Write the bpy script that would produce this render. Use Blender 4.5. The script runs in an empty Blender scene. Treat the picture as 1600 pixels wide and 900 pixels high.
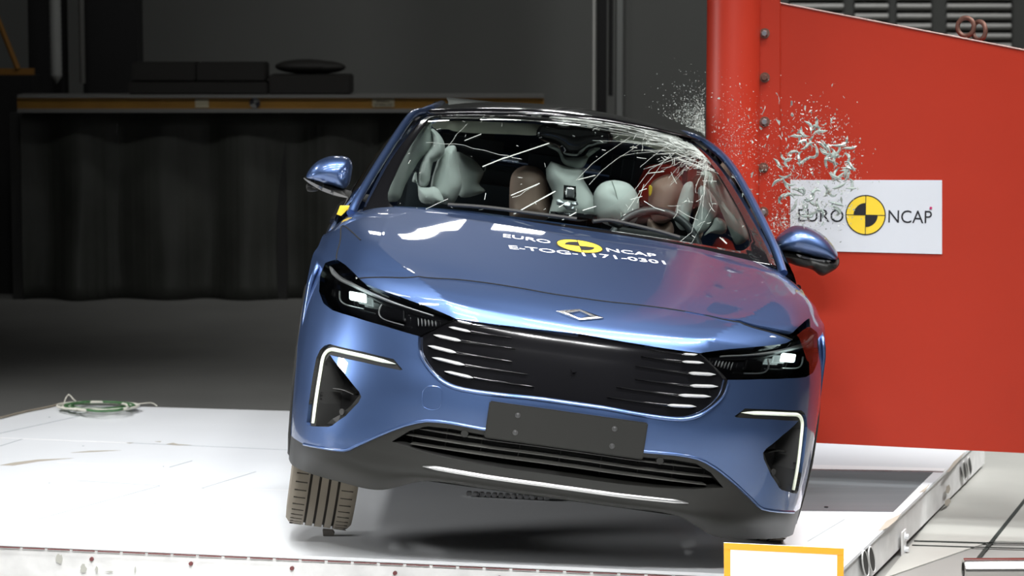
import bpy, bmesh, math, random
import numpy as np
from mathutils import Vector, Matrix
from mathutils.bvhtree import BVHTree
from mathutils.geometry import delaunay_2d_cdt
random.seed(7); rng = np.random.default_rng(7)
S = bpy.context.scene; C = S.collection; PI = math.pi; R = math.radians

# ---------------- camera ----------------
FPX = 4139.5; CAMP = Vector((0, -8.6, 1.975)); PITCH = 0.10953
cd = bpy.data.cameras.new('camera'); cam = bpy.data.objects.new('camera', cd); C.objects.link(cam)
cam.location = CAMP; cam.rotation_euler = (PI/2-PITCH, 0, 0)
cd.sensor_width = 36; cd.lens = FPX*36/1600; cd.clip_end = 80
cd.dof.use_dof = True; cd.dof.focus_distance = 9.1; cd.dof.aperture_fstop = 5.0
S.camera = cam
# ---------------- world, lights, exposure ----------------
w = bpy.data.worlds.new('world'); S.world = w; w.use_nodes = True
w.node_tree.nodes['Background'].inputs[0].default_value = (0.5, 0.55, 0.6, 1)
w.node_tree.nodes['Background'].inputs[1].default_value = 0.02
S.view_settings.view_transform = 'Standard'; S.view_settings.look = 'None'
S.view_settings.exposure = 0.0; S.view_settings.gamma = 1; S.view_settings.use_curve_mapping = False
def area(loc, target, sx, sy, power, spread=120, col=(1, 1, 1)):
    l = bpy.data.lights.new('bank_and_fill_lamp', 'AREA'); l.shape = 'RECTANGLE'; l.size = sx; l.size_y = sy  # one name for the overhead banks and the added fill lamps
    l.energy = power; l.spread = R(spread); l.color = col
    o = bpy.data.objects.new('bank_and_fill_lamp', l); C.objects.link(o); o.location = loc
    d = Vector(target)-Vector(loc); o.rotation_euler = d.to_track_quat('-Z', 'Y').to_euler(); return o
for lx, k in ((-2.6, .55), (-1.3, .75), (0.0, 1), (1.3, 1.1), (2.4, 1.1)):      # banks straight over the trolley
    area((lx, 0.6, 5.0), (lx*0.8-.2, 1.2, 0), 0.85, 0.30, 13.5*k, 70)
    area((lx, -1.4, 4.9), (lx*0.7-.1, 0.3, 0.0), 0.85, 0.30, 15*k, 70)
for lx in (-1.05, 0.0, 1.05):                                       # front banks, above the camera
    area((lx, -5.6, 4.5), (lx*0.3-.5, 0.2, 0.1), 0.55, 0.30, 15, 50)
for lx in (-1.25, -0.15, 0.78):                                   # banks far behind the car
    area((lx, 10.6, 5.6), (lx*0.3, 0.8, 0.8), 0.60, 0.20, 0.55, 40)
area((4.4, 3.6, 4.4), (1.8, 2.9, 0), 0.9, 0.3, 24, 55)  # fill added to brighten the right rear of the deck
area((-4.4, 3.4, 4.6), (-1.7, 3.5, 0), 0.9, 0.4, 30, 70)  # fill added to brighten the left rear of the deck
area((-0.6, -3.4, 5.2), (-0.6, -2.9, 0), 1.6, 0.4, 75, 80)              # added to light the bounce floor that the bumper reflects
area((-2.6, 5.6, 5.2), (-1.2, 10, 0.9), 0.8, 0.4, 6, 60)  # small lamp added to bring out the curtain folds
area((3.2, -1.6, 5.4), (2.4, 2.1, 1.8), 0.8, 0.4, 12, 50)            # over the barrier
area((3.6, 0.6, 4.8), (2.3, 0.9, 0.0), 0.9, 0.4, 15, 70)  # fill added for the right side of the trolley
area((-7.0, 0.9, 1.5), (-0.3, 1.0, 0.0), 1.8, 1.0, 24, 50)         # low fill lamp added left of the car, lights tyre and underside
area((2.5, 7.5, 6.6), (2.5, 15, 1.5), 2.0, 0.6, 90, 120)             # fill lamps added to lift the rear wall
area((-3.0, 7.5, 6.6), (-2.0, 15, 3.5), 2.0, 0.6, 11, 110)  # weaker added fill, left part of the rear wall
area((4.8, 4.6, 5.0), (3.6, 6.0, 0), 1.2, 0.6, 100, 80)  # fill added for the floor right of the trolley
# ---------------- materials ----------------
MATS = {}
def mat(name, col, rough=0.5, metal=0, noise=0, nscale=8, bump=0, coat=0, trans=0, emis=None, es=0, alpha=1, ior=1.45, spec=0.5, dark=0.6, stretch=(1, 1, 1)):
    if name in MATS: return MATS[name]
    m = bpy.data.materials.new(name); m.use_nodes = True; nt = m.node_tree; N = nt.nodes; L = nt.links
    b = N['Principled BSDF']; b.inputs['Base Color'].default_value = (*col, 1)
    b.inputs['Roughness'].default_value = rough; b.inputs['Metallic'].default_value = metal
    b.inputs['Coat Weight'].default_value = coat; b.inputs['Coat Roughness'].default_value = 0.02
    b.inputs['Transmission Weight'].default_value = trans; b.inputs['IOR'].default_value = ior
    b.inputs['Specular IOR Level'].default_value = spec; b.inputs['Alpha'].default_value = alpha
    if emis: b.inputs['Emission Color'].default_value = (*emis, 1); b.inputs['Emission Strength'].default_value = es
    if noise or bump:
        tc = N.new('ShaderNodeTexCoord'); mp = N.new('ShaderNodeMapping'); mp.inputs['Scale'].default_value = stretch
        L.new(tc.outputs['Object'], mp.inputs['Vector'])
        n = N.new('ShaderNodeTexNoise'); n.inputs['Scale'].default_value = nscale; n.inputs['Detail'].default_value = 6
        L.new(mp.outputs[0], n.inputs['Vector'])
    if noise:
        r = N.new('ShaderNodeValToRGB'); r.color_ramp.elements[0].position = 0.5-noise/2; r.color_ramp.elements[1].position = 0.5+noise/2
        r.color_ramp.elements[0].color = (*[c*dark for c in col], 1); r.color_ramp.elements[1].color = (*col, 1)
        L.new(n.outputs['Fac'], r.inputs[0]); L.new(r.outputs[0], b.inputs['Base Color'])
    if bump:
        bp = N.new('ShaderNodeBump'); bp.inputs['Strength'].default_value = bump; bp.inputs['Distance'].default_value = 0.01
        L.new(n.outputs['Fac'], bp.inputs['Height']); L.new(bp.outputs[0], b.inputs['Normal'])
    MATS[name] = m; return m
def glass_mat(name, col=(0.9, 0.95, 0.93), refl=0.12, rough=0.0):
    m = bpy.data.materials.new(name); m.use_nodes = True; nt = m.node_tree; nt.nodes.clear(); N = nt.nodes; L = nt.links
    o = N.new('ShaderNodeOutputMaterial'); t = N.new('ShaderNodeBsdfTransparent'); t.inputs[0].default_value = (*col, 1)
    g = N.new('ShaderNodeBsdfGlossy'); g.inputs['Roughness'].default_value = rough
    f = N.new('ShaderNodeFresnel'); f.inputs[0].default_value = 1.5
    mx = N.new('ShaderNodeMixShader'); L.new(f.outputs[0], mx.inputs[0]); L.new(t.outputs[0], mx.inputs[1]); L.new(g.outputs[0], mx.inputs[2])
    L.new(mx.outputs[0], o.inputs[0]); MATS[name] = m; return m
PAINT = mat('blue_metallic_paint', (0.094, 0.158, 0.335), 0.41, 0.95, coat=1)
BLACKG = mat('gloss_black', (0.006, 0.006, 0.007), 0.12, 0, coat=1)
PLAST = mat('dark_grey_plastic', (0.016, 0.016, 0.0145), 0.42, spec=0.35)
PLASTM = mat('matt_black_plastic', (0.02, 0.02, 0.019), 0.6)
VOID = mat('engine_bay_black', (0.004, 0.004, 0.004), 0.9)
CHROME = mat('chrome', (0.85, 0.85, 0.84), 0.12, 1)
SATIN = mat('satin_silver', (0.5, 0.5, 0.5), 0.3, 0.9)
LENS = glass_mat('lens_glass', (0.86, 0.88, 0.88))
WGLASS = glass_mat('laminated_glass', (0.80, 0.87, 0.85))
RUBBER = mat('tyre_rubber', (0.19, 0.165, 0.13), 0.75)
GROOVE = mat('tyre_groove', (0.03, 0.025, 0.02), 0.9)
AIRBAG = mat('airbag_fabric', (0.62, 0.66, 0.63), 0.8, noise=0.8, nscale=5, bump=0.25, dark=0.85)
AIRBAG2 = mat('curtain_airbag_fabric', (0.50, 0.55, 0.51), 0.85, noise=0.8, nscale=5, bump=0.15, dark=0.85)
SKIN = mat('dummy_vinyl', (0.36, 0.25, 0.20), 0.5)
REDSTRAP = mat('dummy_red_paint', (0.55, 0.03, 0.02), 0.5)
LEATHER = mat('seat_leather', (0.02, 0.028, 0.035), 0.55)
VISOR = mat('visor_fabric', (0.80, 0.80, 0.66), 0.8)
YELLOW = mat('marker_yellow', (0.85, 0.60, 0.04), 0.45)
INK = mat('ink_black', (0.012, 0.012, 0.016), 0.5)
WHITE = mat('decal_white', (0.85, 0.85, 0.86), 0.45)
LEDW = mat('led_white', (0.9, 0.95, 0.95), 0.3, emis=(0.80, 1, 0.97), es=3)
DRLW = mat('drl_diffuser', (0.80, 0.84, 0.72), 0.25, emis=(0.9, 1, 0.75), es=0.25)
CRACK = mat('cracked_glass_edge', (0.50, 0.54, 0.50), 0.3, 0.0, alpha=0.75)
SHARD = mat('glass_fragment', (0.42, 0.50, 0.46), 0.10, 0.0, trans=0.3, ior=1.4, alpha=0.88)
RED = mat('barrier_red_paint', (0.40, 0.030, 0.013), 0.42, noise=0.9, nscale=2.2, bump=0.04, dark=0.88, spec=0.35)
RUST = mat('rusty_steel', (0.20, 0.10, 0.075), 0.5, 0.5, noise=0.6, nscale=30, bump=0.2)
STEEL = mat('bolt_steel', (0.42, 0.44, 0.46), 0.35, 0.9)

# ---------------- generic helpers ----------------
def ray(px, py):
    d = Vector(((px-800)/FPX, (450-py)/FPX, -1)); d.rotate(cam.rotation_euler); return d.normalized()
def on_plane(px, py, p0, n):
    d = ray(px, py); n = Vector(n); return CAMP + d*((Vector(p0)-CAMP).dot(n)/d.dot(n))
def onz(px, py, z=0): return on_plane(px, py, (0, 0, z), (0, 0, 1))
def ony(px, py, y): return on_plane(px, py, (0, y, 0), (0, 1, 0))
def link(name, me, m=None, parent=None):
    o = bpy.data.objects.new(name, me); C.objects.link(o)
    if m:
        for k in (m if isinstance(m, (list, tuple)) else [m]): me.materials.append(k)
    if parent: o.parent = parent
    return o
def mesh(name, vs, fs, m=None, parent=None, smooth=False, nrm=None, mi=None):
    me = bpy.data.meshes.new(name); me.from_pydata([tuple(v) for v in vs], [], [tuple(f) for f in fs]); me.update()
    if smooth or nrm is not None:
        me.polygons.foreach_set('use_smooth', [True]*len(me.polygons))
    if nrm is not None: me.normals_split_custom_set_from_vertices([tuple(n) for n in nrm])
    if mi is not None: me.polygons.foreach_set('material_index', mi)
    return link(name, me, m, parent)
def bm_obj(name, bm, m=None, parent=None, smooth=False, ang=40):
    bmesh.ops.recalc_face_normals(bm, faces=bm.faces)
    me = bpy.data.meshes.new(name); bm.to_mesh(me); bm.free()
    if smooth:
        me.polygons.foreach_set('use_smooth', [True]*len(me.polygons)); me.set_sharp_from_angle(angle=R(ang))
    return link(name, me, m, parent)
def tag(o, label=None, cat=None, group=None, kind=None):
    if label: o['label'] = label
    if cat: o['category'] = cat
    if group: o['group'] = group
    if kind: o['kind'] = kind
    return o
def empty(name, loc=(0, 0, 0), rot=(0, 0, 0)):
    o = bpy.data.objects.new(name, None); C.objects.link(o); o.location = loc; o.rotation_euler = rot; o.empty_display_size = 0.1; return o
def box(bm, c, s, rot=None, bev=0):
    r = bmesh.ops.create_cube(bm, size=1); vs = r['verts']
    for v in vs: v.co = Vector((v.co.x*s[0], v.co.y*s[1], v.co.z*s[2]))
    if bev:
        es = list({e for v in vs for e in v.link_edges})
        rr = bmesh.ops.bevel(bm, geom=es, offset=bev, segments=2, affect='EDGES'); vs = list({v for f in rr['faces'] for v in f.verts} | {v for v in vs if v.is_valid})
    for v in vs:
        if rot: v.co = rot @ v.co
        v.co += Vector(c)
    return vs
def tube(bm, pts, r, n=8, closed=False, rr=None):
    pts = [Vector(p) for p in pts]; rings = []; N = len(pts); up = None
    for i, p in enumerate(pts):
        a = pts[(i-1) % N] if (closed or i > 0) else p; b = pts[(i+1) % N] if (closed or i < N-1) else p
        t = (b-a).normalized()
        if up is None: up = t.orthogonal().normalized()
        else: up = (up - t*up.dot(t)).normalized()
        s = t.cross(up); q = rr[i] if rr else r
        rings.append([bm.verts.new(p + (up*math.cos(k*2*PI/n)+s*math.sin(k*2*PI/n))*q) for k in range(n)])
    for i in range(N if closed else N-1):
        A, B = rings[i], rings[(i+1) % N]
        for k in range(n): bm.faces.new((A[k], A[(k+1) % n], B[(k+1) % n], B[k]))
    if not closed:
        bm.faces.new(rings[0]); bm.faces.new(rings[-1][::-1])
def prism(bm, pts, off):
    """closed polygon of 3D points extruded by vector off"""
    a = [bm.verts.new(Vector(p)) for p in pts]; b = [bm.verts.new(Vector(p)+Vector(off)) for p in pts]; n = len(a)
    bm.faces.new(a); bm.faces.new(b[::-1])
    for i in range(n): bm.faces.new((a[i], b[i], b[(i+1) % n], a[(i+1) % n]))
def cyl(bm, a, b, r, n=24, r2=None): tube(bm, [a, b], r, n, rr=[r, r if r2 is None else r2])
def lathe(bm, prof, axis, org, n=48):
    axis = Vector(axis).normalized(); u = axis.orthogonal().normalized(); v = axis.cross(u); rings = []
    for (r, h) in prof:
        if r < 1e-6: rings.append([bm.verts.new(Vector(org)+axis*h)]*n)
        else: rings.append([bm.verts.new(Vector(org)+axis*h+(u*math.cos(k*2*PI/n)+v*math.sin(k*2*PI/n))*r) for k in range(n)])
    for A, B in zip(rings, rings[1:]):
        for k in range(n):
            q = []
            for x in (A[k], A[(k+1) % n], B[(k+1) % n], B[k]):
                if x not in q: q.append(x)
            if len(q) > 2: bm.faces.new(q)
def sphere(bm, c, s, rot=None, u=24, v=16):
    r = bmesh.ops.create_uvsphere(bm, u_segments=u, v_segments=v, radius=1)
    for x in r['verts']:
        p = Vector((x.co.x*s[0], x.co.y*s[1], x.co.z*s[2]))
        if rot: p = rot @ p
        x.co = p+Vector(c)
    return r['verts']
def catmull(pts, per=8, closed=False):
    P = [np.array(p, float) for p in pts]; out = []; n = len(P)
    for i in range(n if closed else n-1):
        g = lambda k: P[k % n] if closed else P[max(0, min(n-1, k))]
        p0, p1, p2, p3 = g(i-1), g(i), g(i+1), g(i+2)
        for j in range(per):
            t = j/per
            out.append(0.5*(2*p1+(p2-p0)*t+(2*p0-5*p1+4*p2-p3)*t*t+(3*p1-3*p2+p3-p0)*t**3))
    if not closed: out.append(P[-1])
    return out
def text_mesh(txt, size, align='CENTER', bold=0):
    cu = bpy.data.curves.new('lettering', 'FONT'); cu.body = txt; cu.size = size; cu.align_x = align; cu.resolution_u = 4; cu.offset = bold
    o = bpy.data.objects.new('lettering', cu); C.objects.link(o); dg = bpy.context.evaluated_depsgraph_get()
    me = bpy.data.meshes.new_from_object(o.evaluated_get(dg)); vs = [v.co.copy() for v in me.vertices]; fs = [tuple(p.vertices) for p in me.polygons]
    bpy.data.objects.remove(o); bpy.data.curves.remove(cu); bpy.data.meshes.remove(me); return vs, fs

# ================= SETTING =================
def struct(o): o['kind'] = 'structure'; return o
ZF = -0.17
FLOORM = mat('lab_floor', (0.26, 0.26, 0.245), 0.5, noise=0.7, nscale=1.5, dark=0.75)
WALLM = mat('lab_wall', (0.15, 0.155, 0.145), 0.85, noise=0.8, nscale=0.8, dark=0.85)
def slab(name, c, s, m, par=None):
    bm = bmesh.new(); box(bm, c, s); return bm_obj(name, bm, m, par)
struct(slab('floor', (0, 2, ZF-0.05), (24, 27, 0.1), FLOORM))
struct(slab('wall_back', (0, 15.05, 3.4), (24, 0.1, 7.2), WALLM))
struct(slab('wall_left', (-12.05, 2, 3.4), (0.1, 27, 7.2), WALLM)); struct(slab('wall_right', (12.05, 2, 3.4), (0.1, 27, 7.2), WALLM))
struct(slab('wall_front', (0, -11.55, 3.4), (24, 0.1, 7.2), WALLM))
struct(slab('ceiling', (0, 2, 7.05), (24.2, 27.2, 0.1), mat('ceiling_dark', (0.05, 0.05, 0.05), 0.9)))
bm = bmesh.new(); box(bm, (0.2, -5.6, ZF+.0015), (7.6, 11.0, .003)); bm_obj('bounce_floor', bm, mat('bounce_white', (.66, .67, .66), .4, noise=.6, nscale=2, dark=.85))['kind'] = 'structure'  # pale patch added out of view, bounces light into the bumper
# ================= CAR: pose and body surface =================
CAR_T = Vector((0.1113, -0.0007, 0.1223))
CAR_R = (Matrix.Rotation(R(1.804), 4, 'Z') @ Matrix.Rotation(R(8.325), 4, 'Y') @ Matrix.Rotation(R(-0.239), 4, 'X'))
CAR_M = Matrix.Translation(CAR_T) @ CAR_R; CAR_I = CAR_M.inverted()
car = empty('car'); car.matrix_world = CAR_M
tag(car, 'metallic blue saloon car tilting on the white trolley, cracked windscreen, against the red pole', 'car')
CO = CAR_I @ CAMP
def cray(px, py): return (CAR_I.to_3x3() @ ray(px, py)).normalized()
def incar(px, py, Y):
    d = cray(px, py); return CO + d*((Y-CO.y)/d.y)
def proj(p):
    q = cam.matrix_basis.inverted() @ (CAR_M @ Vector(p)); return (800+FPX*q.x/-q.z, 450-FPX*q.y/-q.z)
XR = [[0, .22, .42, .575, .72, .82, .88, .902], [0, .22, .42, .60, .735, .83, .885, .912], [0, .22, .42, .60, .745, .835, .89, .919],
      [0, .22, .42, .60, .75, .84, .895, .925], [0, .22, .42, .60, .745, .837, .895, .927], [0, .22, .42, .60, .74, .832, .893, .927],
      [0, .22, .42, .60, .74, .828, .89, .927], [0, .22, .42, .60, .74, .825, .887, .925], [0, .22, .42, .60, .74, .82, .883, .920],
      [0, .22, .42, .60, .74, .82, .875, .908], [0, .22, .42, .59, .72, .80, .86, .90], [0, .22, .42, .58, .71, .79, .845, .89], [0, .22, .42, .57, .69, .76, .815, .862]]
YR = [[.12, .12, .14, .24, .31, .39, .50, .62], [.05, .05, .07, .13, .22, .34, .48, .62], [.02, .02, .05, .11, .20, .325, .47, .61],
      [0, .003, .035, .10, .195, .32, .47, .61], [0, 0, .03, .095, .20, .335, .48, .62], [.008, .012, .043, .11, .215, .35, .50, .64],
      [.026, .028, .055, .13, .24, .38, .53, .67], [.052, .052, .068, .15, .27, .42, .58, .72], [.12, .12, .14, .21, .32, .47, .62, .76],
      [.24, .24, .26, .31, .40, .54, .68, .82], [.45, .45, .46, .50, .56, .66, .78, .92], [.78, .78, .79, .81, .84, .90, .97, 1.05], [1.10, 1.10, 1.12, 1.14, 1.17, 1.20, 1.23, 1.28]]
ZR = [[.19, .19, .185, .115, .112, .112, .11, .11], [.215, .215, .213, .19, .19, .19, .19, .19], [.27]*8, [.38]*8, [.50]*8, [.60]*8, [.685]*8,
      [.757, .757, .755, .752, .755, .76, .765, .77], [.80, .80, .80, .805, .81, .815, .82, .825], [.845, .845, .843, .842, .845, .85, .853, .85],
      [.90, .90, .90, .90, .905, .905, .90, .88], [.972, .972, .967, .96, .96, .952, .93, .88], [1.035, 1.033, 1.027, 1.015, 1.0, .98, .95, .90]]
NET = np.stack([np.array(XR), np.array(YR), np.array(ZR)], -1)
FULL = np.concatenate([(NET[:, :0:-1]*np.array([-1, 1, 1])), NET], 1)      # 13 x 15 x 3
NV, NU = FULL.shape[:2]
def _cr(n, x):
    i = np.clip(np.floor(x).astype(int), 0, n-2); t = x-i
    idx = np.stack([np.clip(i-1, 0, n-1), i, i+1, np.clip(i+2, 0, n-1)], -1)
    wts = np.stack([-0.5*t+t*t-0.5*t**3, 1-2.5*t*t+1.5*t**3, 0.5*t+2*t*t-1.5*t**3, -0.5*t*t+0.5*t**3], -1)
    return idx, wts
CREASE = []   # filled below: (v, |u|) of the bonnet crease
def surf0(u, v):
    u = np.asarray(u, float); v = np.asarray(v, float)
    iu, wu = _cr(NU, np.clip(u+7, 0, 14)); iv, wv = _cr(NV, np.clip(v, 0, NV-1))
    P = FULL[iv[..., :, None], iu[..., None, :]]
    return np.einsum('...i,...j,...ijk->...k', wv, wu, P)
def surf(u, v):
    u = np.asarray(u, float); v = np.asarray(v, float)
    p = surf0(u, v); a = np.abs(u)
    if CREASE:
        uc = np.interp(v, [c[0] for c in CREASE], [c[1] for c in CREASE]); d = a-uc
        amp = np.clip((v-6.9)/0.5, 0, 1)*np.clip((12-v)/3.0, 0, 1)
        p[..., 2] += amp*0.022*np.exp(-np.abs(d)/0.9)
    # raised bonnet corner on the crushed side
    return p
def snorm(u, v):
    e = 1e-3; u = np.asarray(u, float); v = np.asarray(v, float)
    a = surf(u+e, v)-surf(u-e, v); b = surf(u, np.minimum(v+e, NV-1))-surf(u, np.maximum(v-e, 0)); n = np.cross(a, b)
    return n/np.linalg.norm(n, axis=-1, keepdims=True)
GU = np.linspace(-7, 7, 225); GV = np.linspace(0, 12, 193)
def make_bvh():
    uu, vv = np.meshgrid(GU, GV); P = surf(uu, vv).reshape(-1, 3); nu = len(GU); F = []
    for j in range(len(GV)-1):
        for i in range(nu-1):
            a = j*nu+i; F += [(a, a+1, a+nu+1), (a, a+nu+1, a+nu)]
    return BVHTree.FromPolygons([tuple(p) for p in P], F), P, F, np.stack([uu.ravel(), vv.ravel()], -1)
BV, BP, BF, BUV = make_bvh()
def uv(px, py):
    h, n, i, d = BV.ray_cast(CO, cray(px, py))
    if h is None:
        h, n, i, d = BV.find_nearest(CO+cray(px, py)*9.2)
    t = BF[i]; a, b, c = (Vector(BP[k]) for k in t); v0, v1, v2 = b-a, c-a, h-a
    d00, d01, d11, d20, d21 = v0.dot(v0), v0.dot(v1), v1.dot(v1), v2.dot(v0), v2.dot(v1); den = d00*d11-d01*d01
    y = (d11*d20-d01*d21)/den; z = (d00*d21-d01*d20)/den
    return np.array(BUV[t[0]]*(1-y-z)+BUV[t[1]]*y+BUV[t[2]]*z)
CREASE = sorted([(float(q[1]), abs(float(q[0]))) for q in (uv(712, 497), uv(668, 455), uv(645, 437), uv(590, 385))])
BV, BP, BF, BUV = make_bvh()
def UV(pts): return [uv(*p) for p in pts]
def mir(l): return [np.array([-p[0], p[1]]) for p in l]
def dens(poly, closed=True, step=0.12):
    out = []; n = len(poly)
    for i in range(n if closed else n-1):
        a, b = np.array(poly[i]), np.array(poly[(i+1) % n]); k = max(1, int(np.ceil(np.linalg.norm(b-a)/step)))
        out += [a+(b-a)*j/k for j in range(k)]
    if not closed: out.append(np.array(poly[-1]))
    return out
def inside(P, poly):
    P = np.asarray(P); x, y = P[:, 0], P[:, 1]; r = np.zeros(len(P), bool); n = len(poly)
    for i in range(n):
        x1, y1 = poly[i]; x2, y2 = poly[(i+1) % n]
        c = ((y1 > y) != (y2 > y)); t = np.where(c, (x2-x1)*(y-y1)/((y2-y1) if y2 != y1 else 1e-9)+x1, 0)
        r ^= c & (x < t)
    return r
def smooth_poly(pts, per=4, closed=True): return catmull(pts, per, closed)

# ---- outlines read off the photograph's left half, then mirrored on the car itself ----
HL = UV([(508, 411), (526, 405), (540, 414), (551, 424), (561, 435), (570, 442.5), (615, 460), (665, 478), (712, 497.5), (655, 525.5), (602.5, 510), (552.5, 495), (520, 485), (505.5, 474), (498.5, 455), (500, 432)])
ca = uv(905, 521.5); cb = uv(893, 629); ca[0] = cb[0] = 0
gl = UV([(655, 525.5), (655, 547), (662.5, 565), (680, 587), (702, 602), (730, 610), (780, 617), (830, 622)]); g0 = UV([(712, 497.5), (770, 506), (830, 513.5)])
cb[1] = gl[-1][1]
GR = [ca]+g0[::-1]+gl+[cb]+mir(gl)[::-1]+mir(g0)
DRLS = UV([(629, 577.5), (615, 561), (565, 549), (515, 537.5), (507, 540), (500, 547), (494, 560), (490, 580), (484, 620), (479, 660), (481, 665), (493.5, 666), (498, 630), (503, 595), (508, 565), (515, 554.5), (565, 565.5), (625, 578.5)])
INT = UV([(515.5, 554.5), (538, 583), (561, 612), (564.5, 620), (560, 629), (540, 650), (519, 665), (513, 667), (486, 666), (484, 630), (490, 590), (500, 560)])
pl = UV([(475, 694), (505, 700), (537, 704), (555, 697), (592, 680), (625, 667), (642, 662), (667, 657.5), (705, 661), (752, 670), (810, 678)])
pe = uv(455, 682); vl = float(pl[-1][1])
PL = [np.array([-7.0, float(pe[1])])]+pl+[np.array([0, vl])]+mir(pl)[::-1]+[np.array([7.0, float(pe[1])])]
DARK = [np.array([-7.0, -0.01]), *PL, np.array([7.0, -0.01])]
hs = UV([(526, 405), (531, 380), (535, 353), (550, 328)]); hs = [np.array([p[0], min(p[1], 11.9)]) for p in hs]
hf = UV([(561, 435), (600, 433.5), (645, 433.5), (700, 436), (750, 441), (810, 450), (860, 459)]); hc = np.array([0, hf[-1][1]])
hb = hs[-1]; 
HOOD = [hc]+hf[::-1]+UV([(551, 424), (540, 414)])+hs+[np.array([hb[0]-0.1, 12.0])]; HOOD = HOOD+mir(HOOD)[::-1][:-1]+[]
hd = HL[14]
FEND = [hd, np.array([-7.0, hd[1]-0.1]), np.array([-7.0, 12]), np.array([hb[0]-0.1, 12.0])]+hs[::-1]+[HL[0], HL[15]]
LG = UV([(612, 690), (640, 673), (668, 666), (705, 670), (752, 679)]); LGb = UV([(800, 733), (720, 720), (660, 706)])
LGR = [np.array([0, LG[-1][1]])]+LG[::-1]+LGb[::-1]+[np.array([0, LGb[0][1]])]+mir(LGb)+mir(LG)
REG = [('headlight', HL), ('headlightR', mir(HL)), ('grille', GR), ('drl', DRLS), ('drlR', mir(DRLS)), ('intake', INT), ('intakeR', mir(INT)),
       ('lowergrille', LGR), ('dark', DARK), ('fender', FEND), ('fenderR', mir(FEND)), ('hood', HOOD)]
def build_regions():
    pts = []; edges = []; allp = []
    for n, p in REG:
        d = dens(p); b = len(pts); pts += d; allp += d
        edges += [(b+i, b+(i+1) % len(d)) for i in range(len(d))]
    A = np.array(allp); du = 0.1
    for v in np.arange(0, 12.001, 0.1):
        for u in np.arange(-7, 7.001, du):
            onb = v < 1e-6 or v > 11.999 or abs(u) > 6.999
            if onb or np.min(np.abs(A-np.array([u, v])).sum(1)) > 0.06: pts.append(np.array([u, v]))
    b = len(pts); cr = [(-7, 0), (7, 0), (7, 12), (-7, 12)]; pts += [np.array(c, float) for c in cr]; edges += [(b, b+1), (b+1, b+2), (b+2, b+3), (b+3, b)]
    vo, eo, fo, *_ = delaunay_2d_cdt([Vector((float(np.clip(p[0], -7, 7)), float(np.clip(p[1], 0, 12)))) for p in pts], edges, [], 0, 1e-5)
    V = np.array([tuple(v) for v in vo]); F = np.array([f for f in fo if len(f) == 3]); cen = V[F].mean(1)
    own = np.full(len(F), -1)
    for k, (n, p) in enumerate(REG):
        m = inside(cen, p) & (own < 0); own[m] = k
    return V, F, own
RV, RF, ROWN = build_regions()
RP = surf(RV[:, 0], RV[:, 1]); RN = snorm(RV[:, 0], RV[:, 1])
def hood_lift(u, v):
    return 0.032*np.clip((u-1.0)/3.4, 0, 1.15)**1.6*np.clip((11.5-v)/3.5, 0, 1)
def region(name, key, m, off=0.0, rim=(0, -0.018), parent=None, rimmat=None, liftf=None):
    ks = [i for i, (n, p) in enumerate(REG) if n in key] if key != ['paint'] else [-1]
    F = RF[np.isin(ROWN, ks)]; used = np.unique(F); mp = -np.ones(len(RV), int); mp[used] = np.arange(len(used)); F = mp[F]
    base = RP[used].copy(); nn = RN[used]
    if liftf is not None: base[:, 2] += liftf(RV[used, 0], RV[used, 1])
    P = base+nn*off; vs = list(P); ns = list(nn); fs = [tuple(f) for f in F]; mi = [0]*len(fs)
    cnt = {}
    for f in fs:
        for a, b in ((f[0], f[1]), (f[1], f[2]), (f[2], f[0])): cnt.setdefault((min(a, b), max(a, b)), []).append((a, b))
    if rim:
        for e, l in cnt.items():
            if len(l) == 1:
                a, b = l[0]; k = len(vs)
                q = [base[a]+nn[a]*rim[0], base[b]+nn[b]*rim[0], base[b]+nn[b]*rim[1], base[a]+nn[a]*rim[1]]
                nrm = np.cross(q[1]-q[0], q[2]-q[1]); nrm = nrm/(np.linalg.norm(nrm)+1e-12)
                vs += q; ns += [-nrm]*4; fs.append((k, k+3, k+2, k+1)); mi.append(1 if rimmat else 0)
    return mesh(name, vs, fs, [m, rimmat] if rimmat else m, parent or car, nrm=ns, mi=mi if rimmat else None)
bumper = region('front_bumper', ['paint'], PAINT)
hood = region('bonnet', ['hood'], PAINT, liftf=hood_lift)
f1 = region('front_wing', ['fender'], PAINT); f2 = region('front_wing', ['fenderR'], PAINT)
dark = region('bumper_skirt', ['dark'], PLAST, rim=(0, -0.05))
# black shell added behind every gap to block light leaks
uu, vv = np.meshgrid(np.linspace(-6.9, 6.9, 60), np.linspace(0.1, 11.9, 60)); Pb = (surf(uu, vv)-snorm(uu, vv)*0.09).reshape(-1, 3)
mesh('light_block_shell', Pb, [(j*60+i, j*60+i+1, j*60+i+61, j*60+i+60) for j in range(59) for i in range(59)], VOID, car, smooth=True)

GAPS = True
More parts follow.
